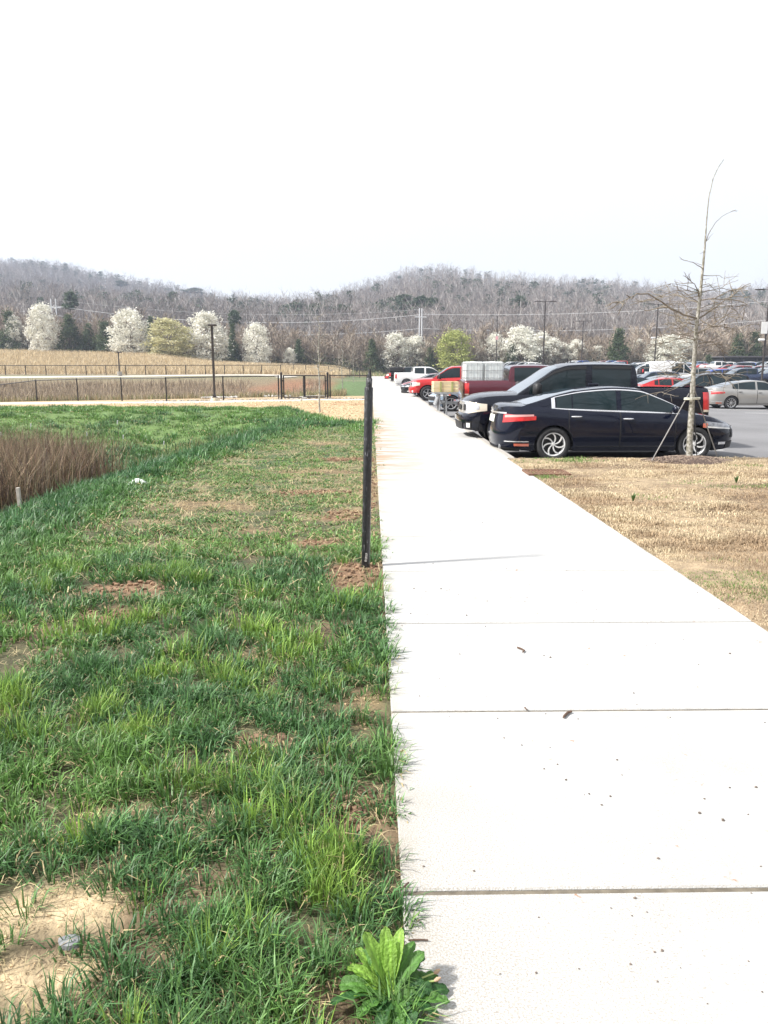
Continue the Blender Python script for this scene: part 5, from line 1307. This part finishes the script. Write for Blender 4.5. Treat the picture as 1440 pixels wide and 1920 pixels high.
# ------------------------------------------------------------------ lamp posts
M['lampglass'] = mat('lamp_lens', (.6, .6, .58), .3, var=.1)
def lot_lamp(x, y, h, lab, sign=0, cam=0, rz=0, single=False):
    z = ground_any(x, y); r = empty('street_lamp', (x, y, z), rz); tag(r, lab, 'street lamp', 'tall lamps of the parking lot')
    k = MB(); k.tube([(0, 0, -.2), (0, 0, .75)], .3, 16); k.build('base', M['curb'], r, 40)
    k = MB(); k.tube([(0, 0, .7), (0, 0, h)], [.10, .075], 10); k.build('pole', M['bronze'], r, 50)
    k = MB(); k.tube([(-.95, 0, h-.03), (.95, 0, h-.03)], .04, 6); k.build('arm', M['bronze'], r, 50)
    for sd in (-1, 1): k = MB(); k.box((sd*1.0, 0, h), (.75, .42, .10), ch=.03); o = k.build('lamp_head', M['bronze'], r, 40); k = MB(); k.box((sd*1.0, 0, h-.058), (.6, .3, .012)); k.build('lens', M['lampglass'], o)
    if sign: k = MB(); k.box((-.25 if sign == 2 else .0, -.14, h*.62), (.62 if sign == 2 else .45, .03, 1.1 if sign == 2 else .6), ch=.01); k.build('sign_plate', mat('white_sign', (.75, .75, .73), .5, var=.05) if sign != 3 else mat('pink_sign', (.75, .4, .42), .5, var=.05), r)
    if cam: k = MB(); k.box((-.45, -.15, h*cam), (.55, .3, .2), ch=.05); k.tube([(0, 0, h*cam+.08), (-.4, -.1, h*cam+.08)], .03, 6); k.build('camera', WHITE, r)
    return r
def lamp_px(px, ty, x, **k):
    Y = x/((px-720)/1440+.0167); z = ground_any(x, Y); p = at(px, ty, Y); return x, Y, p.z-z
for px, ty, x, lab, kk in ((1014, 565, 22.3, 'tall twin headed lamp above the navy pickup windshield', dict(cam=.55)), (927, 592, 22.3, 'thin lamp post with a small pink sign among the white pears', dict(sign=3)), (1085, 602, 37.6, 'shorter looking lamp left of the green cedar', {}), (1221, 570, 37.6, 'tall twin headed lamp left of the staked tree', dict(cam=.55)), (1424, 543, 37.6, 'tallest twin headed lamp at the right edge with a white sign and camera', dict(sign=2, cam=.5))):
    x, Y, h = lamp_px(px, ty, x); lot_lamp(x, Y, h, lab, **kk)
bx = at(403, 757, 39.2); zb = float(gz(bx.x, 39.2)); top = at(402.5, 609, 39.2).z - zb
r = empty('street_lamp', (bx.x, 39.2, zb)); tag(r, 'tall dark lamp post on a round concrete base before the near fence', 'street lamp')
k = MB(); k.lathe([(.19, -.1), (.19, .19), (.175, .21), (.001, .21)], 24); k.build('base', mat('cream_concrete', (.56, .48, .35), .85, var=.12, vscale=12, bump=.3), r, 40)
k = MB(); k.box((0, 0, .225), (.26, .26, .03), ch=.008); k.box((0, 0, .3), (.15, .15, .12), ch=.01); k.build('base_plate', M['bronze'], r)
k = MB(); k.box((0, 0, (top+.2)/2), (.105, .105, top-.2), ch=.008); k.build('pole', M['bronze'], r)
k = MB(); k.box((.02, 0, top-.02), (.42, .30, .09), ch=.02); k.build('lamp_head', M['bronze'], r)
b2 = at(224, 697, 99); zb = float(gz(b2.x, 99)); r = empty('street_lamp', (b2.x, 99, zb)); tag(r, 'small distant lamp post by the footpath under the round white pear', 'street lamp')
k = MB(); k.lathe([(.3, -.1), (.3, .6), (.001, .62)], 14); k.build('base', M['curb'], r, 40); k = MB(); k.tube([(0, 0, .6), (0, 0, 2.95)], .08, 8); k.build('pole', M['bronze'], r, 50); k = MB(); k.box((.1, 0, 2.97), (.6, .4, .12), ch=.02); k.build('lamp_head', M['bronze'], r)

# ------------------------------------------------------------------ power line
M['galv'] = mat('pale_pole', (.62, .63, .64), .5, var=.1, vscale=.3); M['wire'] = mat('bright_wire', (.75, .76, .77), .4, metal=.2, var=.05)
def hframe(px, Y, ty, wpx, lab):
    a = at(px-wpx/2, ty, Y); b = at(px+wpx/2, ty, Y); cx, cy = (a.x+b.x)/2, Y; gzv = float(gz(cx, cy)); r = empty('power_pole', (cx, cy, gzv)); tag(r, lab, 'power pole', 'power poles on the slope'); hw_ = (b.x-a.x)/2; H = a.z-gzv
    for sd in (-1, 1): k = MB(); k.tube([(sd*hw_, 0, -1), (sd*hw_, 0, H)], [.2, .15], 10); k.build('pole', M['galv'], r, 50)
    k = MB(); k.box((0, 0, H-2.2), (hw_*2+2.4, .25, .25)); k.build('crossarm', M['galv'], r)
    return r
hframe(99.5, 205, 560, 9, 'pair of white power poles above the leftmost white tree')
hframe(789, 208, 578, 4.6, 'pair of pale power poles in the centre of the wooded slope')
def wire(name, A, B, sag, lab, rad=.038):
    k = MB(); P = []
    for i in range(25):
        t = i/24; p = A.lerp(B, t); p.z -= sag*4*t*(1-t); P.append(p)
    k.tube(P, rad, 4); tag(k.build(name, M['wire'], None, 50), lab, 'wire', 'power wires')
wire('power_wire', at(105, 574, 205), at(788, 590, 208), 3.0, 'upper power wire between the two pole pairs', .042)
wire('power_wire', at(105, 591, 205), at(788, 616, 208), 3.1, 'lower power wire between the two pole pairs', .042)
wire('power_wire', at(105, 562, 205), at(788, 580, 208), 2.4, 'thin topmost power wire between the two pole pairs', .016)
wire('power_wire', at(792, 589, 208), at(1560, 552, 200), 1.8, 'upper power wire running right from the central poles', .038)
wire('power_wire', at(792, 616, 208), at(1560, 588, 200), 2.0, 'lower power wire running right from the central poles', .038)
wire('power_wire', at(103, 574, 205), at(-200, 600, 200), 1, 'upper power wire running left from the left poles', .022)
wire('power_wire', at(103, 591, 205), at(-200, 622, 200), 1, 'lower power wire running left from the left poles', .022)

# ------------------------------------------------------------------ low dark building at the far right
p = at(1405, 690, 156); z = 1.0; r = empty('building', (p.x+6, 160, float(gz(p.x, 160)))); tag(r, 'low dark flat roofed building at the right edge beyond the cars', 'building')
DK = mat('dark_cladding', (.035, .035, .04), .8, var=.2, vscale=1)
k = MB(); k.box((0, 0, 1.3), (22, 6, 2.8)); k.build('wall', DK, r); k = MB(); k.box((0, -.3, 2.85), (23, 7.2, .3), ch=.05); k.build('roof', mat('dark_roof', (.07, .065, .07), .8, var=.1), r)
for i in range(8): k = MB(); k.box((-9.5+i*2.7, -3.05, 1.2), (.25, .2, 2.6)); k.build('pillar', mat('grey_pillar', (.09, .09, .095), .8) if i == 0 else bpy.data.materials['grey_pillar'], r)
for x_ in (-1.6, 2.0): k = MB(); k.box((x_, -3.4, 1.5), (.42, .04, .75), ch=.01); k.build('sign_plate', bpy.data.materials['white_sign'], r)

# ------------------------------------------------------------------ dandelion rosette
M['dleaf'] = mat('dandelion_leaf', (.10, .24, .035), .45, attr=True, trans=.4, var=.12, vscale=20, bump=.4, bscale=90)
pc = (.045, 1.69); r = empty('dandelion_plant', (pc[0], pc[1], 0)); r.scale = (.72, .72, .72); tag(r, 'large leafy dandelion plant spilling over the sidewalk edge at the bottom', 'plant')
rs = random.Random(3)
def dleaf(az, L, lift, w, lobes, colr, curl=.5, narrow=.25):
    w *= 1.0*rs.uniform(.85, 1.15); L *= rs.uniform(.72, 1.0); az += rs.uniform(-.12, .12); lift *= rs.uniform(.85, 1.05); tl = rs.uniform(-.5, .5)
    n = 18; m = 6; V = []; Fc = []; C = []; p = Vector((math.cos(az)*.01, math.sin(az)*.01, .012)); el = lift; d = Vector((math.cos(az), math.sin(az), 0)); s_ = Vector((-d.y, d.x, 0))
    for i in range(n+1):
        t = i/n; prof = (.22+.78*float(ss(.05, .6, t)))*math.sqrt(max(.0004, 1-max(0, (t-.68)/.32)**2))*.95
        if lobes: prof *= .72 + .42*abs(((t*lobes*1.0) % 1)-.15)
        else: prof *= 1+.05*math.sin(t*55)
        fold = .28
        for j in range(-3, 4):
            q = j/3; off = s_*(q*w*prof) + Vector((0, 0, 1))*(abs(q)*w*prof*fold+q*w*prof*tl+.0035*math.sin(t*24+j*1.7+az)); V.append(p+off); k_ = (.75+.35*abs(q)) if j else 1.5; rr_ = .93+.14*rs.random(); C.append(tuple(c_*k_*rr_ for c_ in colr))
        p = p + (d*math.cos(el)+Vector((0, 0, math.sin(el))))*L/n; el -= curl/n*(1+t); p.z = max(p.z, .008+.004*rs.random())
    for i in range(n):
        for j in range(6): a = i*7+j; Fc.append((a, a+1, a+8, a+7))
    mesh_np('leaf', [tuple(v) for v in V], Fc, [M['dleaf']], r, cols=np.array(C), smooth=True)
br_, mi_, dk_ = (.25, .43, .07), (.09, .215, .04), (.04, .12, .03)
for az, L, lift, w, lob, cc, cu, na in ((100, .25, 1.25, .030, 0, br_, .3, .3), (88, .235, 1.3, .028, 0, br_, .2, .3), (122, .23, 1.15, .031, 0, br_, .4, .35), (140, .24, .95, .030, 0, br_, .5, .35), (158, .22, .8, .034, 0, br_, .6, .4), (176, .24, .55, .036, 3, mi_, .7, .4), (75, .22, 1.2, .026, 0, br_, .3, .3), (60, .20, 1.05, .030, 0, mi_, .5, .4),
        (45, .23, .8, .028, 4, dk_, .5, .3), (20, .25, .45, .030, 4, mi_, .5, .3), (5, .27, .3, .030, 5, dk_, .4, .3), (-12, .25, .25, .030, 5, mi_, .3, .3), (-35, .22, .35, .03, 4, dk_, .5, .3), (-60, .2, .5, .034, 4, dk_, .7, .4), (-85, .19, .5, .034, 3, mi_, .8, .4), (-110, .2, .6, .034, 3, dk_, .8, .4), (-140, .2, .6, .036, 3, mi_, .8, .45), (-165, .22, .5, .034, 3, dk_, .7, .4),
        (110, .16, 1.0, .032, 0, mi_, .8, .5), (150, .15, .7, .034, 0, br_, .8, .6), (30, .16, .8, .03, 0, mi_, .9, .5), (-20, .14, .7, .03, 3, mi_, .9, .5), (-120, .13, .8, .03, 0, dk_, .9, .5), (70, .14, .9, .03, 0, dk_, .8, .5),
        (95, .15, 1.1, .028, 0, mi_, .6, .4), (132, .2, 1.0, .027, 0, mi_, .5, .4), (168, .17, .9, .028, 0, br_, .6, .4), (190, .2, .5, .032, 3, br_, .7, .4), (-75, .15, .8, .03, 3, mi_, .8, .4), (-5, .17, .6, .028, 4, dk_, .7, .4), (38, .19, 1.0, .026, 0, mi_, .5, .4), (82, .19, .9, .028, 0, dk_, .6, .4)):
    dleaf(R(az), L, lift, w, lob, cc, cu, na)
for az, L in ((22, .17), (12, .16), (50, .11)):
    k = MB(); d = Vector((math.cos(R(az)), math.sin(R(az)), .35)); P = [d*L*t + Vector((0, 0, .02-.03*t*t)) for t in np.linspace(.05, 1, 8)]; k.tube(P, .0032, 6); st_ = k.build('stem', mat('pale_stem', (.35, .42, .14), .5) if az == 22 else bpy.data.materials['pale_stem'], r, 50)
    k = MB(); e_ = P[-1]; k.tube([e_, e_+d.normalized()*.012, e_+d.normalized()*.026], [.004, .008, .003], 8); k.build('seed_head', mat('dry_bud', (.45, .3, .2), .9) if az == 22 else bpy.data.materials['dry_bud'], r, 50)

# small weeds in the dormant turf
def weed(x, y, h, lab, up=True):
    r_ = empty('weed', (x, y, 0)); tag(r_, lab, 'weed'); V = []; Fc = []; C = []
    for i in range(9):
        a = i*2.4; e = Vector((math.cos(a)*.35, math.sin(a)*.35, 1)).normalized(); s_ = Vector((-e.y, e.x, 0)).normalized()*.012; b = len(V); H = h*(.5+.5*random.random())
        V += [tuple(-s_*.4), tuple(s_*.4), tuple(e*H*.5+s_), tuple(e*H*.5-s_), tuple(e*H)]; Fc += [(b, b+1, b+2), (b, b+2, b+3), (b+3, b+2, b+4)]; C += [(.09, .17, .05)]*5
    mesh_np('leaves', V, Fc, [M['dleaf']], r_, cols=np.array(C))
for px, py, h, lab in ((1187, 942, .14, 'small dark green weed alone in the dormant turf'), (1380, 908, .14, 'tiny upright weed in the dormant turf near the mulch ring')):
    ang = PITCH-math.atan((960-py)/1440); Y = EYE/math.tan(ang); p = at(px, py, Y); weed(p.x, p.y, h, lab)
# rusty grate
ang = PITCH-math.atan((960-888)/1440); Y = EYE/math.tan(ang); p = at(1024, 888, Y); RU = mat('rust', (.16, .085, .05), .9, var=.35, vscale=20, bump=.4)
r = empty('drain_grate', (p.x, p.y, .004)); tag(r, 'rusty flat drain grate lying in the turf beside the sidewalk', 'grate')
k = MB(); k.box((0, .26, .0), (.64, .04, .045)); k.box((0, -.26, .0), (.64, .04, .045)); k.box((-.30, 0, .0), (.04, .48, .044)); k.box((.30, 0, .0), (.04, .48, .044)); k.build('frame', RU, r)
k = MB()
for i in range(11): k.box((-.25+.05*i, 0, .004), (.022, .479, .03), rz=0)
k.box((0, 0, -.02), (.56, .48, .012)); k.build('grid', RU, r)

# ------------------------------------------------------------------ twigs, litter, flags, stake, pipe
M['twigb'] = mat('brown_twig', (.10, .06, .04), .85, var=.3, vscale=60)
def pxground(px, py): ang = PITCH-math.atan((960-py)/1440); Y = EYE/math.tan(ang); return at(px, py, Y)
def twig(pp_, rad, lab):
    P = [pxground(*q) for q in pp_]; k = MB(); k.tube([Vector((p.x, p.y, .003+rad)) for p in P], [rad]*(len(P)-1)+[rad*.7], 7); tag(k.build('twig', M['twigb'], None, 50), lab, 'twig', 'twigs on the sidewalk')
twig([(970, 1218), (978, 1221), (983, 1224), (980, 1227)], .0055, 'curved brown twig in the middle of a sidewalk slab')
twig([(1071, 1340), (1063, 1343), (1058, 1348), (1056, 1351)], .006, 'hooked brown twig lying across the sidewalk joint')
twig([(766, 1767), (785, 1766), (803, 1767)], .0028, 'thin straight twig above the dandelion plant')
twig([(984, 1331), (988, 1336)], .004, 'tiny twig stub at the sidewalk joint'); twig([(752, 1672), (766, 1659)], .004, 'short twig at the grass edge by the nearest joint')
M['steel2'] = mat('grey_stone', (.21, .215, .225), .85, var=.35, vscale=30, bump=.4)
for (px, py, s_, lab) in ((130, 1756, .034, 'flat grey stone in the bare sandy patch'),):
    p = pxground(px, py); k = MB(); k.lathe([(.001, .012), (.6, .011), (.9, .004), (1.0, -.012)], 9); k.v = [(x*s_*(1+.18*math.sin(5*math.atan2(y, x+1e-6))), y*s_*.8, z*s_/.045) for x, y, z in k.v]; tag(k.build('stone', M['steel2'], None, 30, loc=(p.x, p.y, float(gz(p.x, p.y))+.008)), lab, 'stone')
M['flag'] = mat('white_flag', (.8, .8, .8), .6, trans=.3, var=.05)
def solve_ground(px, py, y0=8, y1=45):
    best = None
    for i in range(740):
        Y = y0+(y1-y0)*i/740; p = at(px, py, Y); d = p.z-float(gz(p.x, Y))
        if d < 0: return p
    return at(px, py, y1)
for px, py, lab in ((58, 812, 'small white marker flag beside the weed bed, leftmost in the green slope'), (163, 828, 'small white marker flag just above the weed bed'), (220, 806, 'small white marker flag highest on the green slope'), (231, 834, 'small white marker flag below the highest one'), (307, 846, 'small white marker flag farthest right on the green slope'), (174, 887, 'small white marker flag standing inside the brown weeds'), (2, 828, 'small white marker flag cut by the left edge of the view')):
    p = solve_ground(px, py, 14); r = empty('marker_flag', p); tag(r, lab, 'marker flag', 'white marker flags around the weed bed')
    k = MB(); k.tube([(0, 0, -.05), (0, 0, .30)], .003, 5); k.build('wire', M['steel'], r, 50); k = MB(); P = [[Vector((.035*a*(1-.5*b), .012*math.sin(a*3)+.01, .32-.12*b-.02*a*b)) for b in np.linspace(0, 1, 4)] for a in np.linspace(0, 1, 5)]; k.grid(P); P = [[q+Vector((0, .003, 0)) for q in row] for row in P]; k.grid(P, flip=True); k.build('flag', M['flag'], r, 50)
for (px, py, w, lab) in ((259, 912, .24, 'crumpled white paper litter at the foot of the grass slope'), (251, 900, .07, 'small white scrap beside the crumpled paper litter')):
    p = solve_ground(px, py); k = MB(); n_ = 9; P = [[(w*1.1*(i/n_-.5), w*.6*(j/n_-.5), .06*(w/.2)*math.sin(PI*i/n_)**.6*math.sin(PI*j/n_)*(.75+.4*random.random()) + .03*w/.2) for j in range(n_+1)] for i in range(n_+1)]
    k.grid(P); o = k.build('paper_litter', mat('white_paper', (.8, .8, .8), .8, var=.03) if w > .1 else bpy.data.materials['white_paper'], None, 0, loc=p); tag(o, lab, 'litter')
p = solve_ground(39, 966); tz_ = at(37, 921, p.y).z; k = MB(); k.box((0, 0, (tz_-p.z)/2), (.045, .045, tz_-p.z+.1), ch=.004, ry=-.03); tag(k.build('wooden_stake', mat('weathered_wood', (.42, .38, .34), .9, var=.25, vscale=12), None, 30, loc=p), 'weathered grey wooden stake before the brown weeds', 'stake')
p = solve_ground(4, 980); k = MB(); k.lathe([(.115, -.9), (.13, -.9), (.13, .25), (.105, .25), (.105, -.9)], 20, (0, 0, .05), axis='X'); tag(k.build('drain_pipe', M['black'], None, 40, loc=(p.x-.2, p.y, p.z)), 'short black drain pipe end at the left edge below the weeds', 'pipe')

# ------------------------------------------------------------------ light, sky, air, camera
SUN_EL, SUN_AZ = R(44), R(-103)      # azimuth from the path direction, negative = left
sd_ = Vector((math.sin(SUN_AZ)*math.cos(SUN_EL), math.cos(SUN_AZ)*math.cos(SUN_EL), math.sin(SUN_EL)))
li = bpy.data.lights.new('sun', 'SUN'); li.energy = 4.9; li.angle = R(4); li.color = (1, .97, .925); so = bpy.data.objects.new('sun', li); COL.objects.link(so); so.rotation_euler = sd_.to_track_quat('Z', 'Y').to_euler()
w = bpy.data.worlds.new('World'); scene.world = w; w.use_nodes = True; nt = w.node_tree; bg = nt.nodes['Background']; out = nt.nodes['World Output']
sk = nt.nodes.new('ShaderNodeTexSky'); sk.sky_type = 'NISHITA'; sk.sun_disc = False; sk.sun_elevation = SUN_EL; sk.sun_rotation = SUN_AZ; sk.air_density = 1.4; sk.dust_density = 4
nt.links.new(sk.outputs[0], bg.inputs['Color']); bg.inputs['Strength'].default_value = .09
bg2 = nt.nodes.new('ShaderNodeBackground'); bg2.inputs['Color'].default_value = (.97, .98, 1, 1); bg2.inputs['Strength'].default_value = .88
mx = nt.nodes.new('ShaderNodeMixShader'); mx.inputs[0].default_value = .7; nt.links.new(bg.outputs[0], mx.inputs[1]); nt.links.new(bg2.outputs[0], mx.inputs[2]); nt.links.new(mx.outputs[0], out.inputs['Surface'])
if HAZE:
    k = MB(); k.box((0, 560, 70), (1900, 1640, 260)); hz = k.build('haze', bpy.data.materials.new('haze_air'), None, 0); hz['kind'] = 'stuff'
    m = hz.data.materials[0]; m.use_nodes = True; nn = m.node_tree; nn.nodes.remove(nn.nodes['Principled BSDF']); pv = nn.nodes.new('ShaderNodeVolumePrincipled'); pv.inputs['Color'].default_value = (.72, .81, 1, 1); pv.inputs['Density'].default_value = HAZE; pv.inputs['Anisotropy'].default_value = .2
    nn.links.new(pv.outputs[0], nn.nodes['Material Output'].inputs['Volume'])
cam = bpy.data.cameras.new('camera'); co = bpy.data.objects.new('camera', cam); COL.objects.link(co); co.location = (0, 0, EYE); co.rotation_euler = (PI/2-PITCH, 0, -YAW)
cam.sensor_fit = 'VERTICAL'; cam.sensor_height = 24; cam.lens = 18; cam.clip_end = 5000; cam.clip_start = .05; scene.camera = co
vs = scene.view_settings; vs.view_transform = 'Standard'; vs.look = 'None'; vs.exposure = EXPO; vs.gamma = 1
